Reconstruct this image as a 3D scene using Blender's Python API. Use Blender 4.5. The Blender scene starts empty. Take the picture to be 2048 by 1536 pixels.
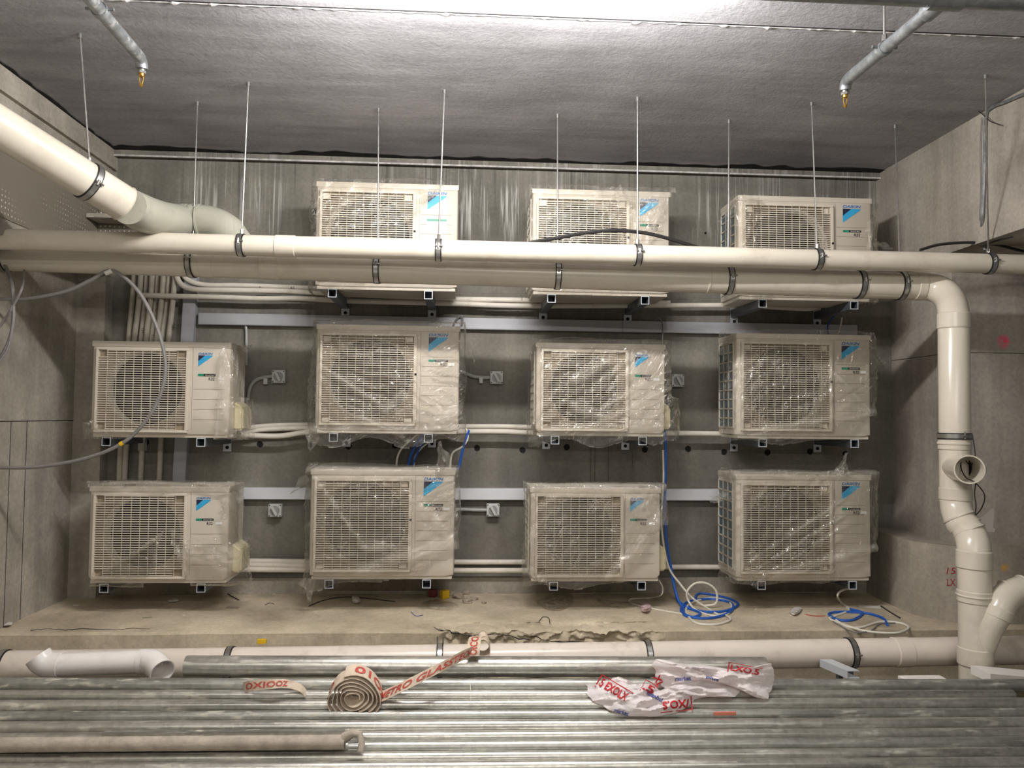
import bpy, bmesh, math, random
from mathutils import Vector, Matrix, noise
random.seed(7)
PI = math.pi
scn = bpy.context.scene
COL = scn.collection
# ------------------------------------------------------------------ camera
FPX = 1538.0
CZ = 1.5
yaw, pitch, roll = math.radians(3.4), math.radians(2.31), 0.011
F = Vector((math.sin(yaw)*math.cos(pitch), math.cos(yaw)*math.cos(pitch), math.sin(pitch)))
R0 = Vector((math.cos(yaw), -math.sin(yaw), 0))
U0 = R0.cross(F)
RR = R0*math.cos(roll) + U0*math.sin(roll)
UU = RR.cross(F)
CAM = Vector((0, 0, CZ))
def ray(px, py):
    return F + RR*((px-1024)/FPX) - UU*((py-768)/FPX)
def P(px, py, Y):
    d = ray(px, py); t = Y/d.y
    return CAM + d*t
def PZ(px, py, z):
    d = ray(px, py); t = (z-CZ)/d.z
    return CAM + d*t
def PX(px, py, X):
    d = ray(px, py); t = X/d.x
    return CAM + d*t
cam_d = bpy.data.cameras.new('camera'); cam = bpy.data.objects.new('camera', cam_d); COL.objects.link(cam)
cam_d.sensor_width = 36; cam_d.lens = 36*FPX/2048; cam_d.clip_start = 0.05
cam.matrix_world = Matrix(((RR.x, UU.x, -F.x, 0), (RR.y, UU.y, -F.y, 0), (RR.z, UU.z, -F.z, CZ), (0, 0, 0, 1)))
scn.camera = cam

FLOOR, LEDGE, CEIL = 0.0, CZ-1.147, CZ+1.655
YW, YF = 5.0, 4.5          # back wall, front of the units

# ------------------------------------------------------------------ materials
MATS = {}
def nmat(name):
    m = bpy.data.materials.new(name); m.use_nodes = True
    nt = m.node_tree; b = nt.nodes['Principled BSDF']
    MATS[name] = m
    return m, nt, b
def N(nt, t, **kw):
    n = nt.nodes.new(t)
    for k, v in kw.items(): setattr(n, k, v)
    return n
def col(c): return (c[0], c[1], c[2], 1)
def srgb(r, g, b):
    f = lambda v: (v/255/12.92) if v/255 <= .04045 else ((v/255+.055)/1.055)**2.4
    return (f(r), f(g), f(b))
def noise_tex(nt, src, scale, detail=6, rough=.6, mapscale=None, dist=0):
    n = N(nt, 'ShaderNodeTexNoise')
    n.inputs['Scale'].default_value = scale; n.inputs['Detail'].default_value = detail
    n.inputs['Roughness'].default_value = rough; n.inputs['Distortion'].default_value = dist
    if mapscale:
        mp = N(nt, 'ShaderNodeMapping'); mp.inputs['Scale'].default_value = mapscale
        nt.links.new(src, mp.inputs['Vector']); nt.links.new(mp.outputs[0], n.inputs['Vector'])
    else:
        nt.links.new(src, n.inputs['Vector'])
    return n.outputs['Fac']
def ramp(nt, fac, stops):
    r = N(nt, 'ShaderNodeValToRGB')
    el = r.color_ramp.elements
    while len(el) < len(stops): el.new(.5)
    for e, (p, c) in zip(el, stops):
        e.position = p; e.color = col(c) if len(c) == 3 else c
    nt.links.new(fac, r.inputs[0]); return r.outputs[0]
def g(v): return (v, v, v)
def mix(nt, fac, a, b, mode='MIX'):
    m = N(nt, 'ShaderNodeMix', data_type='RGBA', blend_type=mode)
    for sock, v in ((m.inputs[0], fac), (m.inputs[6], a), (m.inputs[7], b)):
        if isinstance(v, (int, float)): sock.default_value = v
        elif isinstance(v, tuple): sock.default_value = col(v)
        else: nt.links.new(v, sock)
    return m.outputs[2]
def maths(nt, op, a, b=0, c=None):
    m = N(nt, 'ShaderNodeMath', operation=op)
    for i, v in enumerate((a, b) if c is None else (a, b, c)):
        if isinstance(v, (int, float)): m.inputs[i].default_value = v
        else: nt.links.new(v, m.inputs[i])
    return m.outputs[0]
def maprange(nt, v, a, b, c=0, d=1):
    m = N(nt, 'ShaderNodeMapRange'); m.interpolation_type = 'SMOOTHSTEP'
    nt.links.new(v, m.inputs[0])
    for i, x in zip((1, 2, 3, 4), (a, b, c, d)): m.inputs[i].default_value = x
    return m.outputs[0]
def bump(nt, b, h, strength, dist=.01):
    n = N(nt, 'ShaderNodeBump'); n.inputs['Strength'].default_value = strength; n.inputs['Distance'].default_value = dist
    nt.links.new(h, n.inputs['Height']); nt.links.new(n.outputs[0], b.inputs['Normal'])
def geo(nt):
    return N(nt, 'ShaderNodeNewGeometry').outputs['Position']

def concrete(name, c_lo, c_hi, streak='z', drips=False, spots=(), rough=.9, blotch=1.1):
    m, nt, b = nmat(name); p = geo(nt)
    base = ramp(nt, noise_tex(nt, p, blotch, 8, .62), [(.32, c_lo), (.68, c_hi)])
    ms = {'z': (7, 7, .7), 'x': (1.2, 9, 9), 'n': (3, 3, 3)}[streak]
    st = ramp(nt, noise_tex(nt, p, 1.0, 5, .6, ms), [(.35, g(.78)), (.62, g(1.08))])
    base = mix(nt, .8, base, st, 'MULTIPLY')
    fine = noise_tex(nt, p, 45, 6, .7)
    base = mix(nt, .6, base, ramp(nt, fine, [(.33, g(.72)), (.6, g(1.08))]), 'MULTIPLY')
    # small dark blowholes
    v = N(nt, 'ShaderNodeTexVoronoi'); v.inputs['Scale'].default_value = 17; nt.links.new(p, v.inputs['Vector'])
    pits = ramp(nt, v.outputs['Distance'], [(.03, g(.35)), (.09, g(1))])
    base = mix(nt, .35, base, pits, 'MULTIPLY')
    if drips:
        sx = N(nt, 'ShaderNodeSeparateXYZ'); nt.links.new(p, sx.inputs[0])
        ln = noise_tex(nt, p, 1.0, 3, .5, (9, 9, .05))
        lo = maths(nt, 'MULTIPLY_ADD', ln, 1.35, CEIL-1.18)   # drip end height
        frac = maths(nt, 'SUBTRACT', sx.outputs['Z'], lo)
        mask = maprange(nt, frac, -.02, .16)
        dr = noise_tex(nt, p, 1.0, 4, .65, (34, 34, .9), .6)
        drf = maprange(nt, dr, .50, .62)
        top = maprange(nt, sx.outputs['Z'], CEIL-.2, CEIL-.12, 1, .35)
        patch = maprange(nt, noise_tex(nt, p, 1.0, 3, .5, (2.2, 2.2, .2)), .42, .56)
        f = maths(nt, 'MULTIPLY', maths(nt, 'MULTIPLY', maths(nt, 'MULTIPLY', mask, patch), drf), top)
        base = mix(nt, maths(nt, 'MULTIPLY', f, .85), base, srgb(205, 202, 196))
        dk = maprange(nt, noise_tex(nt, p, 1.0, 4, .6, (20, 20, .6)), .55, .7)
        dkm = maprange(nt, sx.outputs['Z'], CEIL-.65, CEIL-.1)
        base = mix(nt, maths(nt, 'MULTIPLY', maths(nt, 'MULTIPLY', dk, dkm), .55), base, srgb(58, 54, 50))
    for (q, rad, c) in spots:
        d = N(nt, 'ShaderNodeVectorMath', operation='DISTANCE'); nt.links.new(p, d.inputs[0]); d.inputs[1].default_value = q
        f = maprange(nt, d.outputs['Value'], rad, rad*.25)
        f2 = maprange(nt, noise_tex(nt, p, 28, 4, .7), .3, .6)
        base = mix(nt, maths(nt, 'MULTIPLY', maths(nt, 'MULTIPLY', f, f2), .85), base, c)
    nt.links.new(base, b.inputs['Base Color']); b.inputs['Roughness'].default_value = rough
    h = maths(nt, 'ADD', maths(nt, 'MULTIPLY', noise_tex(nt, p, 9, 6, .6), 1.5), fine)
    bump(nt, b, h, .35, .008)
    return m

def plain(name, c, rough=.5, metal=0, var=.12, scale=8, dirt=None, bumpv=0, spec=.5, emit=None):
    m, nt, b = nmat(name); p = geo(nt)
    f = noise_tex(nt, p, scale, 5, .6)
    base = mix(nt, 1.0, c, ramp(nt, f, [(.3, g(1-var)), (.7, g(1+var*.4))]), 'MULTIPLY')
    if dirt:
        dc, amt, sc = dirt
        d = maprange(nt, noise_tex(nt, p, sc, 7, .7), .5, .72)
        base = mix(nt, maths(nt, 'MULTIPLY', d, amt), base, dc)
    nt.links.new(base, b.inputs['Base Color'])
    b.inputs['Roughness'].default_value = rough; b.inputs['Metallic'].default_value = metal
    b.inputs['Specular IOR Level'].default_value = spec
    if bumpv: bump(nt, b, noise_tex(nt, p, scale*4, 5, .6), bumpv, .003)
    return m

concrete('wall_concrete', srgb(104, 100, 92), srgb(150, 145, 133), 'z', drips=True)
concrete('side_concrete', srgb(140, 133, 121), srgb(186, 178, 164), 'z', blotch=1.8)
pink = P(2007, 683, 4.35)
yel = P(2012, 1136, 4.2)
concrete('plinth_concrete', srgb(146, 138, 124), srgb(188, 178, 162), 'z', spots=((tuple(yel), .035, srgb(214, 160, 60)),))
concrete('right_concrete', srgb(142, 134, 123), srgb(186, 177, 164), 'z', spots=((tuple(pink), .055, srgb(255, 40, 110)),))
concrete('ceiling_concrete', srgb(150, 147, 148), srgb(192, 189, 192), 'x', blotch=.8)
concrete('ledge_concrete', srgb(170, 156, 132), srgb(220, 205, 178), 'n', blotch=2.2)
concrete('floor_concrete', srgb(84, 78, 68), srgb(118, 110, 96), 'n', blotch=2.2)
plain('gap_dark', srgb(30, 27, 26), .95)
plain('ridge', srgb(206, 200, 196), .9, var=.4, scale=30)
PVC = plain('pvc', srgb(212, 203, 186), .24, var=.07, scale=3, dirt=(srgb(170, 158, 138), .35, 5))
plain('pvc_grey', srgb(176, 174, 158), .38, var=.10, scale=5, dirt=(srgb(120, 116, 104), .4, 8))
plain('pvc_white', srgb(236, 230, 224), .28, var=.05, dirt=(srgb(180, 168, 150), .25, 9))
plain('pvc_dusty', srgb(226, 214, 200), .3, var=.08, scale=4, dirt=(srgb(176, 160, 142), .55, 6))
plain('casing', srgb(204, 194, 178), .42, var=.04, scale=4)
plain('casing_shaded', srgb(150, 135, 112), .7, var=.05, scale=4)  # casing tone darkened to paint in the shade behind the guard bars
plain('guard', srgb(214, 204, 186), .45, var=.03)
plain('fan_dark', srgb(19, 18, 22), .55, var=.1)
plain('coil_dark', srgb(12, 12, 14), .8, var=.2, scale=40)
plain('coil_blue', srgb(70, 112, 132), .45, metal=.4, var=.35, scale=30)
plain('valve_cream', srgb(218, 208, 170), .45, var=.04)
plain('logo_cyan', srgb(52, 166, 214), .45, var=.03)
plain('logo_navy', srgb(30, 36, 66), .45, var=.03)
plain('logo_blue', srgb(40, 120, 190), .45, var=.03)
plain('label_green', srgb(30, 140, 110), .4, var=.03)
plain('label_black', srgb(22, 22, 24), .4, var=.03)
plain('label_white', srgb(236, 234, 228), .5, var=.03)
plain('label_pale', srgb(188, 218, 220), .4, var=.03)
plain('groove', srgb(150, 138, 120), .5, var=.03)
plain('rubber', srgb(24, 22, 22), .6)
plain('steel', srgb(188, 186, 182), .3, metal=.9, var=.2, scale=20)
plain('rod_steel', srgb(165, 162, 158), .38, metal=.8, var=.25, scale=40)
plain('bracket_steel', srgb(120, 126, 134), .42, metal=.65, var=.2, scale=25)
plain('bracket_bright', srgb(214, 218, 222), .4, metal=.3, var=.08)
plain('brass', srgb(206, 160, 70), .25, metal=.9, var=.1)
plain('insulation', srgb(228, 220, 206), .6, var=.07, scale=7, dirt=(srgb(160, 150, 134), .35, 10))
plain('insulation_dark', srgb(196, 188, 172), .7, var=.1, scale=7, dirt=(srgb(130, 120, 106), .4, 10))
plain('ink', srgb(36, 32, 30), .8)
plain('red_ink', srgb(188, 30, 40), .6)
plain('blue_ink', srgb(84, 96, 160), .6)
plain('hose_red', srgb(184, 74, 62), .7, var=.2, scale=40)
plain('trunking', srgb(178, 178, 182), .4, var=.06, scale=4)
plain('trunking_bright', srgb(218, 219, 222), .4, var=.05, scale=4)
plain('switch_grey', srgb(196, 196, 190), .4, var=.05)
plain('knob_grey', srgb(150, 150, 148), .4, var=.05)
plain('conduit_grey', srgb(168, 168, 164), .45, var=.08)
plain('cable_grey', srgb(128, 124, 120), .45, var=.12)
plain('cable_black', srgb(42, 40, 40), .4, var=.1)
plain('cable_white', srgb(226, 220, 206), .5, var=.05)
plain('cable_blue', srgb(32, 92, 186), .45, var=.1)
plain('hose_canvas', srgb(206, 188, 166), .8, var=.18, scale=24, dirt=(srgb(150, 126, 106), .6, 14))
plain('yellow_plastic', srgb(226, 182, 30), .45)
plain('red_dark', srgb(110, 40, 44), .5)
plain('paper', srgb(226, 220, 212), .8, var=.1)
plain('pink_paper', srgb(226, 196, 196), .8, var=.2, scale=30)
plain('rock', srgb(158, 146, 128), .95, var=.25, scale=22, bumpv=.5)
plain('timber', srgb(150, 136, 112), .8, var=.25, scale=12)
plain('orange_tag', srgb(206, 120, 96), .6)
plain('dust_crust', srgb(176, 164, 148), .9, var=.3, scale=18, bumpv=.6)
def galv(name, c, dirt_amt, rough=.28):
    m, nt, b = nmat(name); p = geo(nt)
    sp = N(nt, 'ShaderNodeTexVoronoi'); sp.inputs['Scale'].default_value = 60; nt.links.new(p, sp.inputs['Vector'])
    base = mix(nt, .5, c, ramp(nt, sp.outputs['Color'], [(.2, g(.75)), (.8, g(1.1))]), 'MULTIPLY')
    st = noise_tex(nt, p, 1.0, 6, .65, (2.5, 20, 20))
    base = mix(nt, .8, base, ramp(nt, st, [(.35, g(.62)), (.65, g(1.1))]), 'MULTIPLY')
    d = maprange(nt, noise_tex(nt, p, 6, 8, .75, (1.2, 5, 5)), .52, .70)
    sx = N(nt, 'ShaderNodeSeparateXYZ'); nt.links.new(p, sx.inputs[0])
    left = maprange(nt, sx.outputs['X'], .2, -2.0, .55, 1.5)
    dd = maths(nt, 'MINIMUM', maths(nt, 'MULTIPLY', maths(nt, 'MULTIPLY', d, left), dirt_amt), 1.0)
    base = mix(nt, dd, base, srgb(192, 184, 168))
    nt.links.new(base, b.inputs['Base Color'])
    nt.links.new(maths(nt, 'SUBTRACT', .80, maths(nt, 'MULTIPLY', dd, .75)), b.inputs['Metallic'])
    nt.links.new(maths(nt, 'MULTIPLY_ADD', dd, .5, maths(nt, 'MULTIPLY_ADD', st, .25, rough-.1)), b.inputs['Roughness'])
    bump(nt, b, noise_tex(nt, p, 50, 5, .6), .12, .002)
    return m
galv('galv', srgb(202, 199, 190), .8)
galv('galv_dull', srgb(180, 179, 171), 1.3, .38)
galv('galv_pipe', srgb(168, 172, 174), .4, .35)
# clear film
def film(name, haze, seed):
    m = bpy.data.materials.new(name); m.use_nodes = True; nt = m.node_tree; nt.nodes.clear(); MATS[name] = m
    out = N(nt, 'ShaderNodeOutputMaterial')
    p = geo(nt)
    t = N(nt, 'ShaderNodeBsdfTransparent'); t.inputs[0].default_value = (.985, .98, .965, 1)
    gl = N(nt, 'ShaderNodeBsdfGlossy'); gl.inputs['Roughness'].default_value = .06; gl.inputs['Color'].default_value = (1, .99, .96, 1)
    df = N(nt, 'ShaderNodeBsdfDiffuse'); df.inputs[0].default_value = col(srgb(236, 230, 218))
    tl = N(nt, 'ShaderNodeBsdfTranslucent'); tl.inputs[0].default_value = col(srgb(236, 230, 218))
    mp = N(nt, 'ShaderNodeMapping'); mp.inputs['Rotation'].default_value = (0, math.radians(38+seed*23), 0); mp.inputs['Location'].default_value = (seed*3.1, 0, seed)
    nt.links.new(p, mp.inputs[0])
    h1 = noise_tex(nt, mp.outputs[0], 1.0, 2.5, .5, (4, 4, 30), 1.2)
    h2 = noise_tex(nt, p, 11, 1.5, .4, None, 1.5)
    h = maths(nt, 'ADD', h1, h2)
    bp = N(nt, 'ShaderNodeBump'); bp.inputs['Strength'].default_value = 1.0; bp.inputs['Distance'].default_value = .02
    nt.links.new(h, bp.inputs['Height'])
    for s in (gl,): nt.links.new(bp.outputs[0], s.inputs['Normal'])
    fr = N(nt, 'ShaderNodeFresnel'); fr.inputs[0].default_value = 1.45
    gf = maths(nt, 'MINIMUM', maths(nt, 'MULTIPLY_ADD', fr.outputs[0], .8, .03), .5)
    # white lines painted along creases, standing in for highlight streaks
    v = ramp(nt, noise_tex(nt, mp.outputs[0], 1.0, 5, .6, (5, 5, 30), 1.8), [(.492, g(0)), (.506, g(1)), (.52, g(0))])
    v2 = maprange(nt, noise_tex(nt, p, 5, 2, .5), .45, .65)
    hz = maths(nt, 'ADD', maths(nt, 'MULTIPLY', maths(nt, 'MULTIPLY', v, v2), .9), haze)
    at = N(nt, 'ShaderNodeAttribute'); at.attribute_name = 'fold'
    hz = maths(nt, 'MINIMUM', maths(nt, 'ADD', hz, maths(nt, 'MULTIPLY', at.outputs['Fac'], .38)), .85)
    a1 = N(nt, 'ShaderNodeAddShader')
    mdt = N(nt, 'ShaderNodeMixShader'); mdt.inputs[0].default_value = .35
    nt.links.new(df.outputs[0], mdt.inputs[1]); nt.links.new(tl.outputs[0], mdt.inputs[2])
    m1 = N(nt, 'ShaderNodeMixShader'); nt.links.new(hz, m1.inputs[0]); nt.links.new(t.outputs[0], m1.inputs[1]); nt.links.new(mdt.outputs[0], m1.inputs[2])
    m2 = N(nt, 'ShaderNodeMixShader'); nt.links.new(gf, m2.inputs[0]); nt.links.new(m1.outputs[0], m2.inputs[1]); nt.links.new(gl.outputs[0], m2.inputs[2])
    nt.links.new(m2.outputs[0], out.inputs[0])
    return m
FILMS = [film('clear_film_%d' % i, .012, i) for i in range(4)]
def bag_mat():
    m, nt, b = nmat('bag'); p = geo(nt)
    b.inputs['Base Color'].default_value = col(srgb(252, 244, 242)); b.inputs['Roughness'].default_value = .3
    b.inputs['Transmission Weight'].default_value = 0
    b.inputs['Subsurface Weight'].default_value = 0
    bump(nt, b, noise_tex(nt, p, 20, 5, .6, None, 2.5), .45, .01)
    out = nt.nodes['Material Output']; t = N(nt, 'ShaderNodeBsdfTranslucent'); t.inputs[0].default_value = col(srgb(238, 214, 210))
    mx = N(nt, 'ShaderNodeMixShader'); mx.inputs[0].default_value = .3
    nt.links.new(b.outputs[0], mx.inputs[1]); nt.links.new(t.outputs[0], mx.inputs[2]); nt.links.new(mx.outputs[0], out.inputs[0])
bag_mat()
def perforated():
    m, nt, b = nmat('perforated'); p = geo(nt)
    v = N(nt, 'ShaderNodeTexVoronoi'); v.inputs['Scale'].default_value = 36; v.inputs['Randomness'].default_value = .15; v.voronoi_dimensions = '2D'
    sx = N(nt, 'ShaderNodeSeparateXYZ'); nt.links.new(p, sx.inputs[0]); cb = N(nt, 'ShaderNodeCombineXYZ'); nt.links.new(maths(nt, 'ADD', sx.outputs[0], sx.outputs[1]), cb.inputs[0]); nt.links.new(sx.outputs[2], cb.inputs[1]); nt.links.new(cb.outputs[0], v.inputs['Vector'])
    d = ramp(nt, v.outputs['Distance'], [(.12, srgb(220, 212, 196)), (.2, srgb(112, 105, 92))])
    pat = maprange(nt, noise_tex(nt, p, 2.5, 4, .6), .42, .6)
    nt.links.new(mix(nt, pat, srgb(120, 112, 99), d), b.inputs['Base Color']); b.inputs['Roughness'].default_value = .8
perforated()

# ------------------------------------------------------------------ mesh helpers
def new_obj(name, data, parent=None, loc=None):
    o = bpy.data.objects.new(name, data); COL.objects.link(o)
    if parent is not None: o.parent = parent
    if loc is not None: o.location = loc
    return o
def tag(o, label=None, cat=None, group=None, kind=None):
    if label: o['label'] = label
    if cat: o['category'] = cat
    if group: o['group'] = group
    if kind: o['kind'] = kind
    return o
def thing(name, label, cat, loc=(0, 0, 0), group=None):
    o = new_obj(name, None, None, loc); o.empty_display_size = .05
    return tag(o, label, cat, group)
def mesh(bm, name, mats, smooth=True):
    me = bpy.data.meshes.new(name)
    bmesh.ops.recalc_face_normals(bm, faces=bm.faces[:])
    bm.to_mesh(me); bm.free()
    for m in ([mats] if isinstance(mats, str) else mats): me.materials.append(MATS[m])
    if smooth:
        for f in me.polygons: f.use_smooth = True
        try: me.set_sharp_from_angle(angle=math.radians(40))
        except Exception: pass
    return me
def obj(name, bm, mats, parent=None, smooth=True, loc=None):
    return new_obj(name, mesh(bm, name, mats, smooth), parent, loc)
def box(bm, x0, x1, y0, y1, z0, z1, mi=0):
    vs = [bm.verts.new(p) for p in ((x0,y0,z0),(x1,y0,z0),(x1,y1,z0),(x0,y1,z0),(x0,y0,z1),(x1,y0,z1),(x1,y1,z1),(x0,y1,z1))]
    for q in ((0,1,2,3),(4,5,6,7),(0,1,5,4),(1,2,6,5),(2,3,7,6),(3,0,4,7)):
        f = bm.faces.new([vs[i] for i in q]); f.material_index = mi
    return vs
def bevel_box(bm, x0, x1, y0, y1, z0, z1, r, mi=0):
    t = bmesh.new(); box(t, x0, x1, y0, y1, z0, z1)
    bmesh.ops.bevel(t, geom=t.edges[:], offset=r, segments=2, affect='EDGES', profile=.7)
    mp = {}
    for v in t.verts: mp[v] = bm.verts.new(v.co)
    for f in t.faces:
        n = bm.faces.new([mp[v] for v in f.verts]); n.material_index = mi
    t.free()
def frames(pts):
    ts = []
    for i in range(len(pts)):
        a = pts[max(i-1, 0)]; b = pts[min(i+1, len(pts)-1)]
        ts.append((b-a).normalized())
    up = Vector((0, 0, 1)) if abs(ts[0].z) < .9 else Vector((0, 1, 0))
    n = (up - ts[0]*up.dot(ts[0])).normalized(); out = []
    for t in ts:
        n = (n - t*n.dot(t)).normalized(); out.append((t, n, t.cross(n)))
    return out
def tube(bm, pts, r, seg=16, mi=0, cap=True, hollow=0):
    pts = [Vector(p) for p in pts]
    rs = r if isinstance(r, (list, tuple)) else [r]*len(pts)
    rings = []
    for p, (t, n, b), rr in zip(pts, frames(pts), rs):
        rings.append([bm.verts.new(p + (n*math.cos(a)+b*math.sin(a))*rr) for a in (2*PI*k/seg for k in range(seg))])
    def br(A, B, m=mi):
        for k in range(seg):
            f = bm.faces.new((A[k], A[(k+1) % seg], B[(k+1) % seg], B[k])); f.material_index = m
    for A, B in zip(rings, rings[1:]): br(A, B)
    if hollow:
        fr = frames(pts)
        for idx, sgn in ((0, 1), (-1, -1)):
            p, (t, n, b), rr = pts[idx], fr[idx], rs[idx]-hollow
            I1 = [bm.verts.new(p + (n*math.cos(a)+b*math.sin(a))*rr) for a in (2*PI*k/seg for k in range(seg))]
            dep = min(.25, (pts[-1]-pts[0]).length*.45)
            I2 = [bm.verts.new(p + t*sgn*dep + (n*math.cos(a)+b*math.sin(a))*rr) for a in (2*PI*k/seg for k in range(seg))]
            br(rings[idx], I1); br(I1, I2); bm.faces.new(I2).material_index = mi
    elif cap:
        for A in (rings[0], rings[-1]): bm.faces.new(A).material_index = mi
def catmull(pts, k=8):
    pts = [Vector(p) for p in pts]; out = []
    Q = [pts[0]*2-pts[1]] + pts + [pts[-1]*2-pts[-2]]
    for i in range(1, len(Q)-2):
        a, b, c, d = Q[i-1:i+3]
        for j in range(k):
            t = j/k
            out.append(.5*((2*b)+(c-a)*t+(2*a-5*b+4*c-d)*t*t+(3*b-a-3*c+d)*t*t*t))
    out.append(pts[-1]); return out
def fillet(pts, rad, k=10):
    pts = [Vector(p) for p in pts]; out = [pts[0]]
    for i in range(1, len(pts)-1):
        a, b, c = pts[i-1:i+2]; u = (a-b); w = (c-b)
        r = min(rad, u.length*.49, w.length*.49)
        s = b+u.normalized()*r; e = b+w.normalized()*r
        for j in range(k+1):
            t = j/k; out.append(s*(1-t)**2 + b*2*t*(1-t) + e*t*t)
    out.append(pts[-1]); return out
def text_bm(s, size, mat_name=None, bold=.0):
    cu = bpy.data.curves.new('lettering', 'FONT'); cu.body = s; cu.size = size; cu.align_x = 'LEFT'; cu.offset = bold; cu.resolution_u = 3
    o = bpy.data.objects.new('lettering', cu); COL.objects.link(o)
    bpy.context.view_layer.update()
    me = bpy.data.meshes.new_from_object(o.evaluated_get(bpy.context.evaluated_depsgraph_get()))
    bpy.data.objects.remove(o)
    bm = bmesh.new(); bm.from_mesh(me); bpy.data.meshes.remove(me)
    return bm
def fit_text(s, x0, x1, z0, z1, y, italic=0, bold=0):
    """text filling the rectangle x0..x1, z0..z1 at depth y, facing -Y"""
    bm = text_bm(s, 1.0, bold=bold)
    xs = [v.co.x for v in bm.verts]; ys = [v.co.y for v in bm.verts]
    ax, bx_, ay, by = min(xs), max(xs), min(ys), max(ys)
    for v in bm.verts:
        u = (v.co.x-ax)/(bx_-ax); w = (v.co.y-ay)/(by-ay)
        v.co = Vector((x0+(x1-x0)*u + italic*w*(z1-z0), y, z0+(z1-z0)*w))
    return bm
def quad(bm, pts, mi=0):
    f = bm.faces.new([bm.verts.new(p) for p in pts]); f.material_index = mi; return f
def fbm(p, o=3):
    return noise.fractal(p, 1.0, 2.0, o)
def sheet(name, fn, nu, nv, mat, parent=None, kind=None):
    bm = bmesh.new()
    g_ = [[bm.verts.new(fn(i/nu, j/nv)) for j in range(nv+1)] for i in range(nu+1)]
    for i in range(nu):
        for j in range(nv): bm.faces.new((g_[i][j], g_[i+1][j], g_[i+1][j+1], g_[i][j+1]))
    return obj(name, bm, mat, parent)

# ------------------------------------------------------------------ the room
XL_hi, XL_lo = P(236, 300, 5.0).x, (P(125, 1190, 4.95).x+P(12, 1252, 4.18).x)/2
XR_hi, XR_lo = P(1752, 350, 5.0).x, P(1790, 900, 4.97).x
print('XX', XL_hi, XL_lo, XR_hi, XR_lo)
def struct(name, bm, mat, smooth=False, parent=None):
    o = obj(name, bm, mat, parent, smooth)
    if parent is None: o['kind'] = 'structure'
    return o
bm = bmesh.new(); box(bm, -3.2, 4.2, -2.5, 5.2, FLOOR-.1, FLOOR); struct('floor', bm, 'floor_concrete')
bm = bmesh.new(); box(bm, -3.2, 4.2, -2.5, 5.2, CEIL, CEIL+.12); struct('ceiling', bm, 'ceiling_concrete')
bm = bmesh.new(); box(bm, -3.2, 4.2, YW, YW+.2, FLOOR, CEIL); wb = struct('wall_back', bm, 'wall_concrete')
# lower strip of back wall, slightly proud footing
bm = bmesh.new(); box(bm, -2.5, 2.8, 4.985, 5.0, LEDGE, LEDGE+.10); struct('trim_1', bm, 'side_concrete')
# left wall: lower part, return strip and upper bulkhead
bm = bmesh.new(); box(bm, XL_lo-.5, XL_lo, -2.5, 4.9, FLOOR, CEIL-.7); box(bm, XL_lo-.5, P(204, 800, 4.9).x, 4.9, 5.0, FLOOR, CEIL-.7)
struct('wall_left', bm, 'side_concrete')
zb = P(0, 480, 3.85).z
bm = bmesh.new(); box(bm, XL_hi-.6, XL_hi, -2.5, 5.0, zb+.02, CEIL); struct('wall_left_upper', bm, 'side_concrete')
# right wall: deep part, facing part, upper bulkhead
bm = bmesh.new(); box(bm, XR_lo, XR_lo+.5, 4.42, 5.0, FLOOR, CEIL); box(bm, XR_lo+.001, XR_lo+1.4, 4.35, 4.42, FLOOR, CEIL)
struct('wall_right', bm, 'right_concrete')
zr = PX(2048, 456, XR_hi).z
bm = bmesh.new()
vs = [(XR_hi, 5.0), (XR_hi, -2.5), (XR_hi+1.2, -2.5), (XR_hi+1.2, 5.0)]
box(bm, XR_hi, XR_hi+1.2, -2.5, 5.0, zr, CEIL); struct('wall_right_upper', bm, 'right_concrete')
# ledge with rough crumbling stretch
yE = PZ(1024, 1263, LEDGE).y
xa, xb = PZ(870, 1265, LEDGE).x, PZ(1335, 1270, LEDGE).x
def ledge_fn(u, v):
    X = -3.0 + 6.4*u
    prof = [(5.0, LEDGE), (4.6, LEDGE), (4.3, LEDGE), (yE+.03, LEDGE), (yE, LEDGE-.006), (yE, LEDGE-.03), (yE, LEDGE-.06), (yE, LEDGE-.09), (yE, LEDGE-.12), (yE, FLOOR)]
    k = v*(len(prof)-1); i = min(int(k), len(prof)-2); f = k-i
    Y = prof[i][0]*(1-f)+prof[i+1][0]*f; Z = prof[i][1]*(1-f)+prof[i+1][1]*f
    w = max(0, min(1, (X-xa)/.06))*max(0, min(1, (xb-X)/.04))
    if Y < 4.3:
        n = fbm(Vector((X*9, Y*9, Z*9)), 4)
        n2 = noise.noise(Vector((X*40, Y*40, Z*40)))
        Y += w*(.035+.05*n+.02*n2) * (1 if Z < LEDGE+.001 else .3)
        Z += w*(n*.012+n2*.008-.006) if Z > LEDGE-.13 else 0
    Z += .003*noise.noise(Vector((X*3, Y*3, 0))) if Z > LEDGE-.01 else 0
    return (X, Y, Z)
bm = bmesh.new()
NU, NV = 420, 36
gr = [[bm.verts.new(ledge_fn(i/NU, j/NV)) for j in range(NV+1)] for i in range(NU+1)]
for i in range(NU):
    for j in range(NV): bm.faces.new((gr[i][j], gr[i+1][j], gr[i+1][j+1], gr[i][j+1]))
o = struct('floor_ledge', bm, 'ledge_concrete', True)
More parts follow.
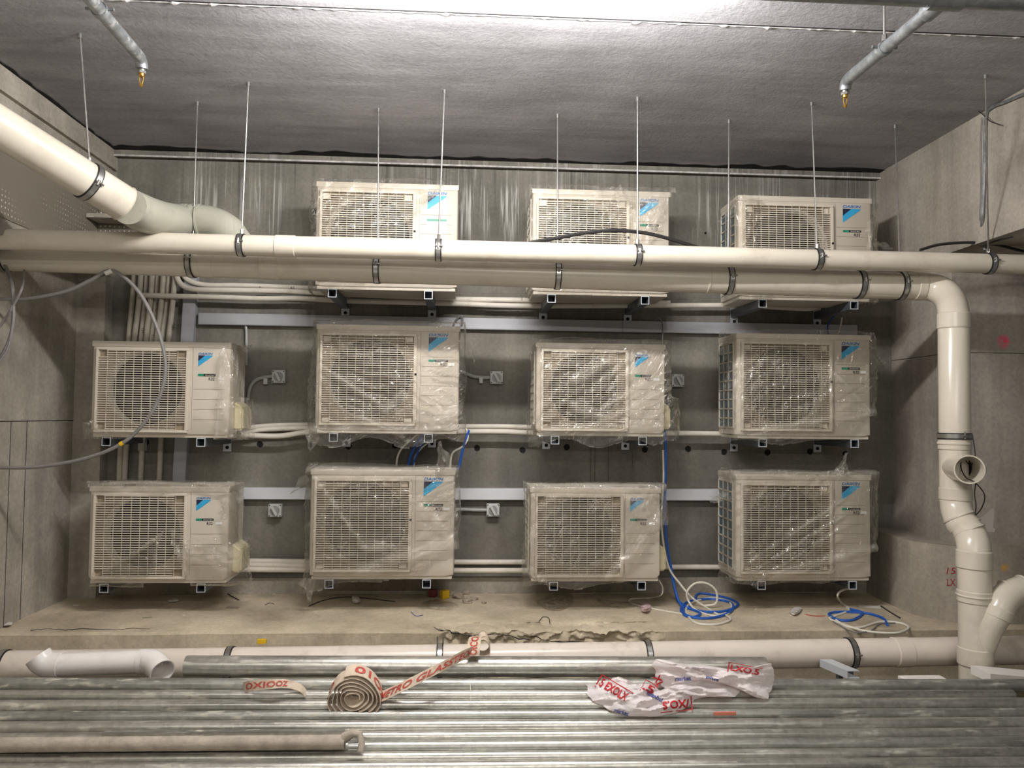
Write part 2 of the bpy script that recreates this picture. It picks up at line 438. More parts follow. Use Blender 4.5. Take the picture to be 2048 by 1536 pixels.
# cracks in the rough stretch of ledge
def crack(pts, r0=.004):
    bm = bmesh.new(); q = []
    for i in range(len(pts)-1):
        a, b = Vector(pts[i]), Vector(pts[i+1]); n = 7
        for k in range(n):
            t = k/n; q.append(a.lerp(b, t)+Vector((random.uniform(-.007, .007), random.uniform(-.002, .002), random.uniform(-.006, .006))))
    q.append(Vector(pts[-1])); tube(bm, q, [r0*random.uniform(.3, 1.3) for _ in q], 5)
    return obj('crack', bm, 'gap_dark', o)
crack([P(868, 1254, yE+.05), P(905, 1265, yE-.002), P(945, 1272, yE-.003), P(990, 1268, yE-.003), P(1060, 1280, yE-.002)], .003)
crack([P(1060, 1272, yE), P(1120, 1284, yE), P(1200, 1286, yE), P(1330, 1288, yE)], .004)
crack([P(60, 1259, yE+.05), P(300, 1258, yE+.05)], .0018)
# plinth on the right
pts = [(PZ(1752, 1052, CZ-.72)), (PZ(1775, 1068, CZ-.72)), (PZ(1810, 1079, CZ-.72)), (PZ(1850, 1086, CZ-.72)), (PZ(1905, 1092, CZ-.72)), (PZ(1960, 1094, CZ-.72)), (PZ(2048, 1096, CZ-.72)), (PZ(2300, 1099, CZ-.72))]
pts[0].y = 5.0; pts[0].x = 2.665
path = catmull(pts, 6)
bm = bmesh.new(); zt = CZ-.72
top = [bm.verts.new((p.x, p.y, zt)) for p in path]; bot = [bm.verts.new((p.x-.01, p.y-.012, LEDGE-.2)) for p in path]
for a, b, c, d in zip(top, top[1:], bot[1:], bot): bm.faces.new((a, b, c, d))
bk = bm.verts.new((path[-1].x, 5.0, zt)); bm.faces.new(top+[bk])
pl = struct('wall_plinth', bm, 'plinth_concrete', True)
YPL = path[30].y
# red handwriting on plinth
t = fit_text('15', 0, .05, 0, .035, 0, italic=.2); q = PZ(1893, 1092, zt)
lt = obj('lettering', t, 'red_ink', pl, False); lt.location = P(1893, 1148, q.y-.02)
t = fit_text('LX', 0, .05, 0, .04, 0); lt = obj('lettering', t, 'red_ink', pl, False); lt.location = P(1894, 1172, q.y-.02)
# dark ragged gap where ceiling meets back wall, and thin strip below
def jag(name, x0, x1, Y, depth_fn, z, mat, n=160):
    bm = bmesh.new(); prev = None
    for i in range(n+1):
        X = x0+(x1-x0)*i/n; d = depth_fn(X)
        a = bm.verts.new((X, Y, z)); b = bm.verts.new((X, Y-d, z))
        if prev: bm.faces.new((prev[0], a, b, prev[1]))
        prev = (a, b)
    return struct(name, bm, mat)
bm = bmesh.new(); box(bm, XL_hi, XR_hi, 4.95, 5.0, CEIL-.035, CEIL); struct('trim_2', bm, 'wall_concrete')
bm = bmesh.new(); box(bm, XL_hi, XR_hi, 4.94, 4.952, CEIL-.045, CEIL-.035); struct('trim_3', bm, 'ridge')
jag('trim_4', XL_hi, XR_hi, 4.95, lambda X: max(.008, .06+.07*noise.noise(Vector((X*1.8, 3, 0)))+.04*noise.noise(Vector((X*9, 5, 0)))), CEIL-.003, 'gap_dark')
# bulkhead/ceiling ragged edge left
bm = bmesh.new(); prev = None
for i in range(100):
    Y = 2.2+2.75*i/99; d = max(.003, .018+.035*noise.noise(Vector((Y*3, 1, 0)))+.02*noise.noise(Vector((Y*14, 1, 0))))
    a = bm.verts.new((XL_hi, Y, CEIL-.004)); b = bm.verts.new((XL_hi+d, Y, CEIL-.004))
    if prev: bm.faces.new((prev[0], a, b, prev[1]))
    prev = (a, b)
struct('trim_5', bm, 'gap_dark')
bm = bmesh.new(); box(bm, XL_hi-.01, XL_hi+.025, 2.0, 4.95, CEIL-.14, CEIL-.11); struct('trim_6', bm, 'side_concrete')
# joint ridge across the ceiling
yj = PZ(1348, 46, CEIL).y
bm = bmesh.new()
pp = [Vector((-1.6+4.2*i/300, yj+.004*noise.noise(Vector((i*.31, 0, 0))), CEIL-.001)) for i in range(301)]
tube(bm, pp, [.0028+.012*max(0, noise.noise(Vector((i*.37, 9, 0)))) for i in range(301)], 5)
struct('trim_7', bm, 'ridge')
bm = bmesh.new(); box(bm, XL_hi, XR_hi, yj-.012, yj-.006, CEIL-.002, CEIL+.01); struct('trim_8', bm, 'gap_dark')
# formwork joint lines on walls
bm = bmesh.new()
def wall_line(x0, x1, y0, y1, z0, z1): box(bm, x0, x1, y0, y1, z0, z1)
z1_ = P(60, 842, 4.4).z; box(bm, XL_lo, XL_lo+.002, 2.5, 4.9, z1_-.002, z1_+.002)
z2_ = P(60, 655, 4.4).z
for px, Yy in ((22, 4.25), (40, 4.4)):
    X, Yq, _ = P(px, 1000, Yy); box(bm, XL_lo, XL_lo+.002, Yq-.0012, Yq+.0012, LEDGE, z1_)
struct('trim_9', bm, 'gap_dark')
bm = bmesh.new()
zq = P(1990, 706, 4.35).z; box(bm, XR_lo, 4.0, 4.348, 4.35, zq-.0015, zq+.0015)
for (a, Y0, Y1, zz) in ((0, 4.42, 5.0, P(1850, 712, 4.6).z),): box(bm, XR_lo-.002, XR_lo, Y0, Y1, zz-.0015, zz+.0015)

struct('trim_10', bm, 'gap_dark')
# form-tie holes along wall
for px, py in ((292, 884), (520, 888), (622, 889), (697, 893), (790, 891), (872, 891), (954, 896), (1045, 900), (1133, 894), (1290, 899), (1376, 898), (1448, 904), (1535, 905), (1620, 903), (1691, 908), (1411, 466)):
    c = P(px, py, YW-.001); rr = .021 if py > 800 else .009
    bm = bmesh.new(); ring = [bm.verts.new(c+Vector((math.cos(a)*rr*random.uniform(.85, 1.1), 0, math.sin(a)*rr*random.uniform(.85, 1.15)))) for a in (2*PI*k/12 for k in range(12))]
    ctr = bm.verts.new(c+Vector((0, .0006, 0)))
    for k in range(12): bm.faces.new((ring[k], ring[(k+1) % 12], ctr))
    obj('tie_hole', bm, 'gap_dark', wb)
# vertical stain/pour lines on back wall
bm = bmesh.new()
for px, y0, y1 in ((1182, 870, 965), (1190, 868, 965), (1217, 860, 968), (1247, 620, 640), (694, 905, 935), (1265, 905, 935)):
    a = P(px, y0, YW); b = P(px, y1, YW); box(bm, a.x-.003, a.x+.003, YW-.001, YW, b.z, a.z)
obj('joint_line', bm, 'floor_concrete', wb, False)
# perforated panel and channel upper left
a = P(-20, 398, 4.75); b = P(272, 455, 4.75)
bm = bmesh.new(); box(bm, XL_hi+.01, b.x, 4.75, 4.77, b.z-.1, a.z); pn = obj('perforated_panel', bm, 'perforated', None, False)
tag(pn, 'dull perforated sheet low under the bulkhead behind the thick slanting pipe', 'panel')
bm = bmesh.new(); box(bm, XL_hi, XL_hi+.006, 3.0, 4.98, zb+.10, zb+.46); pn = obj('perforated_panel', bm, 'perforated', None, False)
tag(pn, 'perforated sheet on the side of the concrete bulkhead below the thick slanting pipe', 'panel')
a = P(106, 424, 4.6); b = P(285, 437, 4.6)
bm = bmesh.new(); box(bm, max(a.x, XL_hi+.01), b.x, 4.60, 4.75, b.z, a.z); pn = obj('ceiling_channel', bm, 'side_concrete', None, False)
tag(pn, 'grey metal channel on the perforated sheet behind the thick slanting pipe', 'channel')

# ------------------------------------------------------------------ condenser units
def rrect(w, h, r, n=64, x0=0, z0=0):
    """points of rounded rectangle centred x0,z0 by angle"""
    out = []
    for k in range(n):
        a = 2*PI*(k+.5)/n; c, s = math.cos(a), math.sin(a)
        # superellipse-ish ray/rect
        t = min((w/2)/abs(c) if abs(c) > 1e-6 else 9, (h/2)/abs(s) if abs(s) > 1e-6 else 9)
        x, z = c*t, s*t
        dx, dz = abs(x)-(w/2-r), abs(z)-(h/2-r)
        if dx > 0 and dz > 0:
            l = math.hypot(dx, dz)
            x = math.copysign(w/2-r+dx/l*r, x); z = math.copysign(h/2-r+dz/l*r, z)
        out.append((x+x0, z+z0))
    return out
def make_unit_meshes(W, H, D, gx0, gx1, gz0, gz1, cxf, czf, cr, lg, kind):
    M = {}
    n = 96; bm = bmesh.new(); yf = -D/2
    def loop(w, h, r, y): return [bm.verts.new((x, y, z)) for x, z in rrect(w, h, r, n, 0, H/2)]
    def br(A, B):
        for k in range(n): bm.faces.new((A[k], A[(k+1) % n], B[(k+1) % n], B[k]))
    L0 = loop(W, H, .012, D/2); L1 = loop(W, H, .012, yf+.014); L2 = loop(W-.006, H-.006, .012, yf+.004); L3 = loop(W-.018, H-.018, .012, yf)
    cx, cz = -W/2+W*cxf, H*(1-czf)
    # circle points by the angle of matching outline points
    circ = []
    for v in L3:
        a = math.atan2(v.co.z-cz, v.co.x-cx); circ.append(a)
    C0 = [bm.verts.new((cx+math.cos(a)*cr, yf, cz+math.sin(a)*cr)) for a in circ]
    C1 = [bm.verts.new((cx+math.cos(a)*(cr-.012), yf+.015, cz+math.sin(a)*(cr-.012))) for a in circ]
    C2 = [bm.verts.new((cx+math.cos(a)*(cr-.014), yf+.07, cz+math.sin(a)*(cr-.014))) for a in circ]
    for A, B in ((L0, L1), (L1, L2), (L2, L3), (L3, C0), (C0, C1), (C1, C2)): br(A, B)
    bm.faces.new(L0)
    M['casing'] = mesh(bm, 'casing', 'casing')
    # lid with slight lip
    bm = bmesh.new(); bevel_box(bm, -W/2-.003, W/2+.003, yf-.004, D/2+.003, H-.028, H+.004, .005); M['lid'] = mesh(bm, 'lid', 'casing')
    # base pan and feet
    bm = bmesh.new(); bevel_box(bm, -W/2+.01, W/2-.01, yf+.01, D/2-.005, -.014, .004, .004); M['base_pan'] = mesh(bm, 'base_pan', 'casing')
    # front corner panel grooves
    bm = bmesh.new(); gxs = -W/2+W*.735; gxe = W/2-W*.045
    for k in range(7 if kind == 'L' else 4):
        z = H*(1-(.29+.092*k)) if kind == 'L' else H*(1-(.5+.11*k))
        box(bm, gxs, gxe, yf-.001, yf+.001, z-.0012, z+.0012)
    box(bm, gxs-.008, gxs-.006, yf-.001, yf+.001, H*.06, H*.95)
    M['groove'] = mesh(bm, 'groove', 'groove', False)
    # guard frame + bars
    x0, x1, z0, z1 = -W/2+W*gx0, -W/2+W*gx1, H*(1-gz1), H*(1-gz0)
    bm = bmesh.new(); fw = .014
    for (a, b, c, d) in ((x0-fw, x1+fw, z1, z1+fw), (x0-fw, x1+fw, z0-fw, z0), (x0-fw, x0, z0, z1), (x1, x1+fw+.004, z0, z1)):
        bevel_box(bm, a, b, yf-.022, yf+.002, c, d, .003)
    bm2 = bmesh.new(); A = [bm2.verts.new((min(max(cx+math.cos(a)*9, x0), x1), yf-.0015, 0)) for a in ()]
    ra = []
    for k in range(96):
        a = 2*PI*(k+.5)/96; c_, s_ = math.cos(a), math.sin(a)
        t_ = min(((x1-cx) if c_ > 0 else (cx-x0))/max(abs(c_), 1e-6), ((z1-cz) if s_ > 0 else (cz-z0))/max(abs(s_), 1e-6)); rr_ = min(cr, t_)
        ra.append((bm2.verts.new((cx+c_*t_, yf-.0015, cz+s_*t_)), bm2.verts.new((cx+c_*(rr_-.0005), yf-.0015, cz+s_*(rr_-.0005)))))
    for k in range(96): bm2.faces.new((ra[k][0], ra[(k+1) % 96][0], ra[(k+1) % 96][1], ra[k][1]))
    M['shroud'] = mesh(bm2, 'shroud', 'casing_shaded', False)
    M['guard_frame'] = mesh(bm, 'guard_frame', 'guard')
    bm = bmesh.new(); pitch_ = .0131; nb = int((z1-z0)/pitch_)
    for k in range(nb+1):
        z = z0+pitch_*(k+.4)
        if z > z1-.002: break
        s0, s1 = x0, x1
        if k < 3 or z > z1-.035: s0, s1 = x0+.045, x1-.055   # short rungs at corners
        box(bm, s0, s1, yf-.021, yf-.015, z-.0025, z+.0025)
    nv = 10 if kind == 'L' else 9
    for k in range(1, nv+1):
        x = x0+(x1-x0)*k/(nv+1)
        box(bm, x-.001, x+.001, yf-.019, yf-.013, z0, z1)
    if kind == 'L':
        for sx in (x0+.002, x1-.052):
            for sz in (z0+.004, z1-.034): box(bm, sx, sx+.045, yf-.004, yf-.001, sz, sz+.03)
    M['fan_guard'] = mesh(bm, 'fan_guard', 'guard', False)
    # fan
    bm = bmesh.new(); hub = .055; yb = yf+.075
    tube(bm, [(cx, yb-.03, cz), (cx, yb+.03, cz)], hub, 24)
    M['fan_hub'] = mesh(bm, 'hub', 'fan_dark')
    bm = bmesh.new(); nb = 3 if kind == 'L' else 5; span = 2*PI/nb*.72
    for k in range(nb):
        G = []
        for i in range(9):
            rr = hub*.9+(cr-.03-hub*.9)*i/8; row = []
            for j in range(9):
                a = 2*PI*k/nb + span*(j/8-.5)*(.7+.3*i/8) + .35*i/8
                row.append(bm.verts.new((cx+math.cos(a)*rr, yb+.045*(j/8-.5)*(1.2-.5*i/8), cz+math.sin(a)*rr)))
            G.append(row)
        for i in range(8):
            for j in range(8): bm.faces.new((G[i][j], G[i+1][j], G[i+1][j+1], G[i][j+1]))
    M['fan'] = mesh(bm, 'fan', 'fan_dark')
    bm = bmesh.new(); quad(bm, [(-W/2+.01, yf+.14, .02), (W/2-.2, yf+.14, .02), (W/2-.2, yf+.14, H-.04), (-W/2+.01, yf+.14, H-.04)]); M['coil'] = mesh(bm, 'coil', 'coil_dark', False)
    # side coil guard on left side
    bm = bmesh.new(); xs = -W/2
    quad(bm, [(xs-.001, yf+.045, .05), (xs-.001, D/2-.02, .05), (xs-.001, D/2-.02, H-.05), (xs-.001, yf+.045, H-.05)])
    M['side_coil'] = mesh(bm, 'side_coil', 'coil_blue', False)
    bm = bmesh.new()
    for k in range(10):
        z = .05+(H-.1)*k/9; box(bm, xs-.008, xs-.002, yf+.045, D/2-.02, z-.004, z+.004)
    for k in range(4):
        y = yf+.045+(D-.065)*k/3; box(bm, xs-.008, xs-.002, y-.004, y+.004, .05, H-.05)
    M['side_guard'] = mesh(bm, 'side_guard', 'guard', False)
    # valve cover on right side
    bm = bmesh.new(); t = bmesh.new(); box(t, W/2-.002, W/2+.055, yf+.08, D/2-.03, .03, H*.38)
    for v in t.verts:
        if v.co.x > W/2+.01 and v.co.z > .1: v.co.z -= .04
    bmesh.ops.bevel(t, geom=t.edges[:], offset=.01, segments=3, affect='EDGES')
    M['valve_cover'] = mesh(t, 'valve_cover', 'valve_cream'); bm.free()
    # plug
    bm = bmesh.new(); tube(bm, [(x1+.012, yf-.024, H*.54), (x1+.012, yf+.002, H*.54)], .007, 12); M['plug'] = mesh(bm, 'plug', 'fan_dark')
    # logo
    lx0, lx1, tz0, tz1, mz0, mz1 = [(-W/2+W*v if i < 2 else H*(1-v)) for i, v in enumerate(lg)]
    M['lettering'] = mesh(fit_text('DAIKIN', lx0, lx1-.004, tz1, tz0, yf-.0022, italic=.25, bold=.02), 'lettering', 'logo_blue', False)
    bm = bmesh.new(); w = lx1-lx0; h = mz0-mz1
    quad(bm, [(lx0, yf-.002, mz0), (lx0+w*.47, yf-.002, mz0), (lx0, yf-.002, mz0-h*.52)], 0)
    quad(bm, [(lx0+w*.47, yf-.002, mz0), (lx1, yf-.002, mz0), (lx1-w*.05, yf-.002, mz0-h*.1), (lx0, yf-.002, mz1), (lx0, yf-.002, mz0-h*.52)], 1)
    M['logo'] = mesh(bm, 'logo', ['logo_navy', 'logo_cyan'], False)
    # stickers
    bz = H*(1-.315) if kind == 'L' else H*(1-.335)
    bm = bmesh.new(); bw = w if kind == 'L' else w*1.22; bh = .013
    quad(bm, [(lx0, yf-.002, bz), (lx0+bw*.33, yf-.002, bz), (lx0+bw*.33, yf-.002, bz-bh), (lx0, yf-.002, bz-bh)], 0)
    quad(bm, [(lx0+bw*.33, yf-.002, bz), (lx0+bw, yf-.002, bz), (lx0+bw, yf-.002, bz-bh), (lx0+bw*.33, yf-.002, bz-bh)], 1)
    M['sticker'] = mesh(bm, 'sticker', ['label_green', 'label_black'], False)
    M['sticker_text'] = mesh(fit_text('Inverter', lx0+bw*.42, lx0+bw*.95, bz-bh+.003, bz-.003, yf-.003, italic=.3), 'lettering', 'label_white', False)
    M['r_text'] = mesh(fit_text('R32', lx0+bw*.62, lx0+bw*.95, bz-bh-.024, bz-bh-.007, yf-.002, bold=.01), 'lettering', 'label_black', False)
    bm = bmesh.new(); sx = lx0+bw*1.12 if kind == 'S' else lx0+bw*1.02
    quad(bm, [(sx, yf-.002, bz-bh-.006), (sx+.036, yf-.002, bz-bh-.006), (sx+.036, yf-.002, bz-bh-.022), (sx, yf-.002, bz-bh-.022)])
    M['white_sticker'] = mesh(bm, 'sticker', 'label_white', False)
    return M
WL, HL, DL = .824, .612, .32
WS, HS, DS = .77, .53, .29
ML = make_unit_meshes(WL, HL, DL, .045, .68, .10, .925, .37, .50, .246, (.783, .92, .065, .093, .102, .24), 'L')
MS = make_unit_meshes(WS, HS, DS, .055, .685, .09, .945, .38, .50, .218, (.765, .87, .105, .128, .135, .255), 'S')
UNITS = {
 'R1C2': ('L', 632, 367, 915, 576), 'R1C3': ('L', 1064, 382, 1339, 586), 'R1C4': ('L', 1472, 393, 1748, 598),
 'R2C1': ('S', 187, 687, 456, 868), 'R2C2': ('L', 633, 650, 917, 864), 'R2C3': ('S', 1070, 690, 1332, 866), 'R2C4': ('L', 1469, 670, 1745, 873),
 'R3C1': ('S', 182, 975, 452, 1161), 'R3C2': ('L', 622, 939, 907, 1156), 'R3C3': ('S', 1060, 978, 1321, 1157), 'R3C4': ('L', 1469, 950, 1745, 1158),
}
ULAB = {
 'R1C2': 'large beige outdoor unit on the top row with a pale blue sticker, left of three',
 'R1C3': 'large beige outdoor unit in the middle of the top row behind a drooping black cable',
 'R1C4': 'large beige outdoor unit at the right end of the top row, its front nearly bare',
 'R2C1': 'small beige outdoor unit directly behind the big looping grey hose',
 'R2C2': 'large beige outdoor unit in the middle row, next right of the hose-crossed small unit',
 'R2C3': 'small beige outdoor unit in the middle row between two large ones',
 'R2C4': 'large beige outdoor unit in the middle row, nearest the vertical downpipe',
 'R3C1': 'small beige outdoor unit at the left end of the bottom row above the ledge',
 'R3C2': 'large beige outdoor unit in the bottom row above the yellow scrap and concrete lumps',
 'R3C3': 'small beige outdoor unit in the bottom row, beside the blue and white cable tangle',
 'R3C4': 'large beige outdoor unit in the bottom row nearest the round plinth',
}
UPOS = {}
for k, (ty, l, t_, r, b_) in UNITS.items():
    W, H, D = (WL, HL, DL) if ty == 'L' else (WS, HS, DS)
    M = ML if ty == 'L' else MS
    cx_ = (P(l, (t_+b_)/2, YF).x+P(r, (t_+b_)/2, YF).x)/2
    cz_ = (P((l+r)/2, t_, YF).z+P((l+r)/2, b_, YF).z)/2
    z0 = cz_-H/2
    u = thing('outdoor_unit', ULAB[k], 'air conditioner', (cx_, YF+D/2, z0), 'outdoor units on wall brackets')
    UPOS[k] = (cx_, z0, W, H, D)
    for nm in ('casing', 'lid', 'base_pan', 'guard_frame', 'shroud', 'fan', 'coil', 'side_coil', 'side_guard', 'plug', 'sticker', 'logo'):
        if nm == 'plug' and ty == 'S': continue
        if nm == 'sticker' and k == 'R1C2': continue
        o_ = new_obj(nm, M[nm], u)
        if nm == 'fan': new_obj('hub', M['fan_hub'], o_)
        if nm == 'guard_frame': new_obj('fan_guard', M['fan_guard'], o_)
        if nm == 'casing':
            new_obj('groove', M['groove'], o_)
        if nm == 'logo': new_obj('lettering', M['lettering'], o_)
        if nm == 'sticker': new_obj('lettering', M['sticker_text'], o_)
    if k != 'R1C2':
        new_obj('lettering', M['r_text'], u)
        if k != 'R1C3' and k != 'R1C4': new_obj('sticker', M['white_sticker'], u)['label'] = 'blank white sticker'
    else:
        bm = bmesh.new(); x = -W/2+W*.78; quad(bm, [(x, -D/2-.002, H*.67), (x+.115, -D/2-.002, H*.67), (x+.115, -D/2-.002, H*.61), (x, -D/2-.002, H*.61)])
        quad(bm, [(x, -D/2-.003, H*.67), (x+.115, -D/2-.003, H*.67), (x+.115, -D/2-.003, H*.65), (x, -D/2-.003, H*.65)], 1)
        obj('sticker', bm, ['label_pale', 'label_green'], u, False)['label'] = 'pale blue sticker'
    if ty == 'S': new_obj('valve_cover', M['valve_cover'], u)

# ------------------------------------------------------------------ film wraps
def inpoly(x, y, poly):
    c = False; n = len(poly)
    for i in range(n):
        x1, y1 = poly[i]; x2, y2 = poly[(i+1) % n]
        if (y1 > y) != (y2 > y) and x < (x2-x1)*(y-y1)/(y2-y1)+x1: c = not c
    return c
def polydist(x, y, poly):
    best = 9
    for i in range(len(poly)):
        x1, y1 = poly[i]; x2, y2 = poly[(i+1) % len(poly)]
        dx, dy = x2-x1, y2-y1; t = max(0, min(1, ((x-x1)*dx+(y-y1)*dy)/(dx*dx+dy*dy+1e-9)))
        best = min(best, math.hypot(x-x1-t*dx, y-y1-t*dy))
    return best
def wrap(k, poly, seed, hang=0, flaps=(), label='', ang=35, amp=1.0, bunch=()):
    cx_, z0, W, H, D = UPOS[k]
    small = W < .8
    s0, s1, t0, t1 = -.34, 1.34, -.26, 1.24
    step = .0098
    nu, nv = int((s1-s0)*W/step), int((t1-t0)*H/step)
    ca, sa = math.cos(math.radians(ang)), math.sin(math.radians(ang))
    def pos(s, t):
        x = (s-.5)*W; z = t*H
        ox = max(0, -s, s-1)*W; sx = -1 if s < 0 else 1
        ozt = max(0, t-1)*H; ozb = max(0, -t)*H
        wv = noise.noise(Vector((x*3+seed, z*3, 1)))*.12
        q = Vector((x*ca+z*sa, 0, -x*sa+z*ca+wv))
        n = noise.noise(Vector((q.x*2.5+seed, seed*1.7, q.z*17))) + .35*noise.noise(Vector((q.x*6, seed, q.z*40)))
        n2 = noise.noise(Vector((x*4+seed*3, z*4, 5)))
        ridge = (1-abs(n)*1.8)
        off = max(0, amp*(.009*ridge+.012*n2+.006))
        big = max(0, .5+noise.noise(Vector((x*3+seed, z*5, seed*2))))
        X = max(-W/2, min(W/2, x)); Z = max(0, min(H, z)); Y = -D/2-.027-off
        if ox > 0:
            f = min(1, ox/.04); X += sx*(.010+.006*f+off*.9+.022*f*big*(1-.5*t))
            if sx > 0 and small and t < .42: X += .055*f
            Y += ox
        if ozt > 0:
            f = min(1, ozt/.04); Z += .010+.010*f+off*.6+.012*f*big; Y += ozt
        if ozb > 0:
            if hang > 0:
                hh = hang*(.35+.65*math.sin(s*6+seed)**2)
                Z -= .004+min(ozb, .26*H)*hh; Y += ozb*.15
            else:
                Z -= .016+off*.5; Y += ozb*.7+.0
        bf = 0
        for (a_, b_, w_) in bunch:
            ax_, ay_ = a_; dx, dy = b_[0]-ax_, b_[1]-ay_; ll = dx*dx+dy*dy
            tt = max(-.05, min(1.05, ((s-ax_)*dx+(t-ay_)*dy)/ll)); d_ = math.hypot((s-ax_-tt*dx)*1.3, t-ay_-tt*dy)/w_
            if d_ < 1:
                u_ = (s*dx+t*dy)/math.sqrt(ll); c_ = (-s*dy+t*dx)/math.sqrt(ll)
                nn = 1-abs(noise.noise(Vector((u_*5+seed, c_*38, seed))))*2.2
                bf = max(bf, (1-d_*d_)*(.25+.75*max(0, nn))); Y -= .012*(1-d_*d_)*(.5+nn)
        return Vector((X, Y, Z)), max(0, ridge-.78)+bf*1.5
    root = None
    for pi_, pl_ in enumerate(poly):
        bm = bmesh.new(); lay = bm.verts.layers.float.new('fold'); G = {}
        for i in range(nu+1):
            for j in range(nv+1):
                s = s0+(s1-s0)*i/nu; t = t0+(t1-t0)*j/nv
                wob = Vector((s*5+seed, t*5, 0))
                ss = s+.05*noise.noise(wob)+.018*noise.noise(wob*4); tt = t+.05*noise.noise(wob+Vector((9, 0, 0)))+.02*noise.noise(wob*4+Vector((9, 0, 0)))
                if not inpoly(ss, tt, pl_): continue
                p, rg = pos(s, t); v = bm.verts.new(p)
                d = polydist(ss, tt, pl_)
                out = max(0, -s, s-1, t-1, -t)
                v[lay] = min(1, max(0, 1-d/.02)*.8 + rg*.45 + (0.16 if out > 0 else 0))
                G[i, j] = v
        for i in range(nu):
            for j in range(nv):
                q = [G.get(x) for x in ((i, j), (i+1, j), (i+1, j+1), (i, j+1))]
                if None not in q: bm.faces.new(q)
        loose = [v for v in bm.verts if not v.link_faces]
        bmesh.ops.delete(bm, geom=loose, context='VERTS')
        seen = set(); isl = []
        for v in bm.verts:
            if v in seen: continue
            st = [v]; seen.add(v); comp = []
            while st:
                u = st.pop(); comp.append(u)
                for e in u.link_edges:
                    w_ = e.other_vert(u)
                    if w_ not in seen: seen.add(w_); st.append(w_)
            isl.append(comp)
        isl.sort(key=len)
        for comp in isl[:-1]: bmesh.ops.delete(bm, geom=comp, context='VERTS')
        me = bpy.data.meshes.new('plastic_wrap'); bm.to_mesh(me); bm.free()
        me.materials.append(FILMS[int(seed) % 4])
        for f in me.polygons: f.use_smooth = True
        if root is None:
            root = new_obj('plastic_wrap', me, None, (cx_, YF+D/2, z0))
            tag(root, label, 'plastic wrap', 'clear films over the outdoor units')
        else: new_obj('loose_sheet', me, root)
    for (s, t, ds, dt, w) in flaps:      # pinched tips of film standing off the corners
        bm = bmesh.new(); lay = bm.verts.layers.float.new('fold')
        b0, _ = pos(s, t); n = 12; A = []
        tipv = Vector((ds, -.01, dt)); side = Vector((-dt, .02, ds)).normalized()*w
        for i in range(n+1):
            f = i/n; row = []
            for j in range(9):
                g_ = j/8-.5
                p = b0-tipv*.15+tipv*1.15*f+side*g_*(1-f*.85)*2 + Vector((.006*math.sin(f*9+g_*7), -.02*math.sin(g_*9+f*4), .012*math.sin(f*6+seed+g_*5)))
                v = bm.verts.new(p); v[lay] = .15+.3*abs(math.sin(g_*11)); row.append(v)
            A.append(row)
        for i in range(n):
            for j in range(8): bm.faces.new((A[i][j], A[i+1][j], A[i+1][j+1], A[i][j+1]))
        me = bpy.data.meshes.new('loose_tip'); bm.to_mesh(me); bm.free(); me.materials.append(FILMS[int(seed) % 4])
        for f in me.polygons: f.use_smooth = True
        new_obj('loose_tip', me, root)
FULL = [(-.28, -.2), (1.28, -.2), (1.28, 1.2), (-.28, 1.2)]
wrap('R1C2', [[(-.28, -.2), (.3, -.2), (.45, .30), (.58, .52), (.95, 1.02), (.9, 1.1), (-.2, 1.03)]], 0, 0, label='clear film gathered diagonally across the top-row unit with the pale blue sticker', ang=38, bunch=(((.5,.4),(.93,1.0),.06),))
wrap('R1C3', [[(-.28, -.2), (.62, -.2), (.74, .15), (1.0, .85), (1.02, 1.08), (.4, 1.1), (-.2, 1.0)]], 1, 0, label='clear film bunched over the top edge of the unit behind the drooping black cable', ang=60, flaps=((.62, .98, .10, -.07, .07),), bunch=(((.45,.93),(.95,.9),.13),((.95,.9),(.75,.2),.04)))
wrap('R1C4', [[(-.28, -.2), (.3, -.2), (.12, .5), (.14, .95), (-.1, 1.02), (-.28, .9)], [(.93, -.1), (1.25, -.1), (1.25, .8), (.98, .97), (.94, .6)]], 2, 0, flaps=((-.05, .85, -.09, -.07, .02), (1.05, .55, .08, -.03, .03)), label='clear film on the sides of the nearly bare unit, right end of top row', ang=80, bunch=(((.97,.2),(.965,.92),.03),))
wrap('R2C1', [[(.90, -.12), (1.28, -.12), (1.28, 1.06), (.99, 1.04), (.91, .8), (.93, .4)], [(-.05, -.05), (.25, -.05), (.3, .06), (.02, .16), (-.05, .1)]], 3, 0, flaps=((1.15, .93, .07, .03, .03),), label='clear film slipped to the right side of the unit behind the grey hose', ang=85, bunch=(((.93,0),(.95,1),.035),((1.1,0),(1.1,.9),.05)))
wrap('R2C2', [FULL], 4, .8, flaps=((1.12, .85, .05, -.1, .03), (.0, -.03, -.02, -.1, .05)), label='clear film sagging below the middle-row unit right of the one behind the hose', ang=-32, bunch=(((.0,.0),(1,.02),.05),((.5,.2),(.6,.33),.06),((.05,.6),(.45,.25),.02),((.3,.15),(.6,-.05),.03),((.85,.1),(.98,.2),.06)))
wrap('R2C3', [[(-.28, -.2), (.9, -.2), (1.28, .05), (1.28, 1.2), (-.28, 1.2)]], 5, .8, label='clear film drawn tight over the small unit between two large ones', ang=42, bunch=(((.1,.05),(.9,.1),.05),((.4,.2),(1.0,.7),.03),((.5,.12),(1,.5),.03),((.3,.6),(.55,.8),.06),((.3,.3),(.5,.2),.07)))
wrap('R2C4', [[(-.28, -.2), (.6, -.2), (.95, .18), (1.2, .25), (1.28, .6), (1.15, 1.05), (-.28, 1.1)]], 6, .4, flaps=((-.1, .88, -.08, -.06, .03), (1.1, .85, .09, -.09, .03)), label='clear film pulled up off one bottom corner of the middle-row unit nearest the downpipe', ang=28, bunch=(((.05,.02),(1,.25),.06),((.72,.6),(.98,.25),.025),((.02,.1),(.04,.9),.03)))
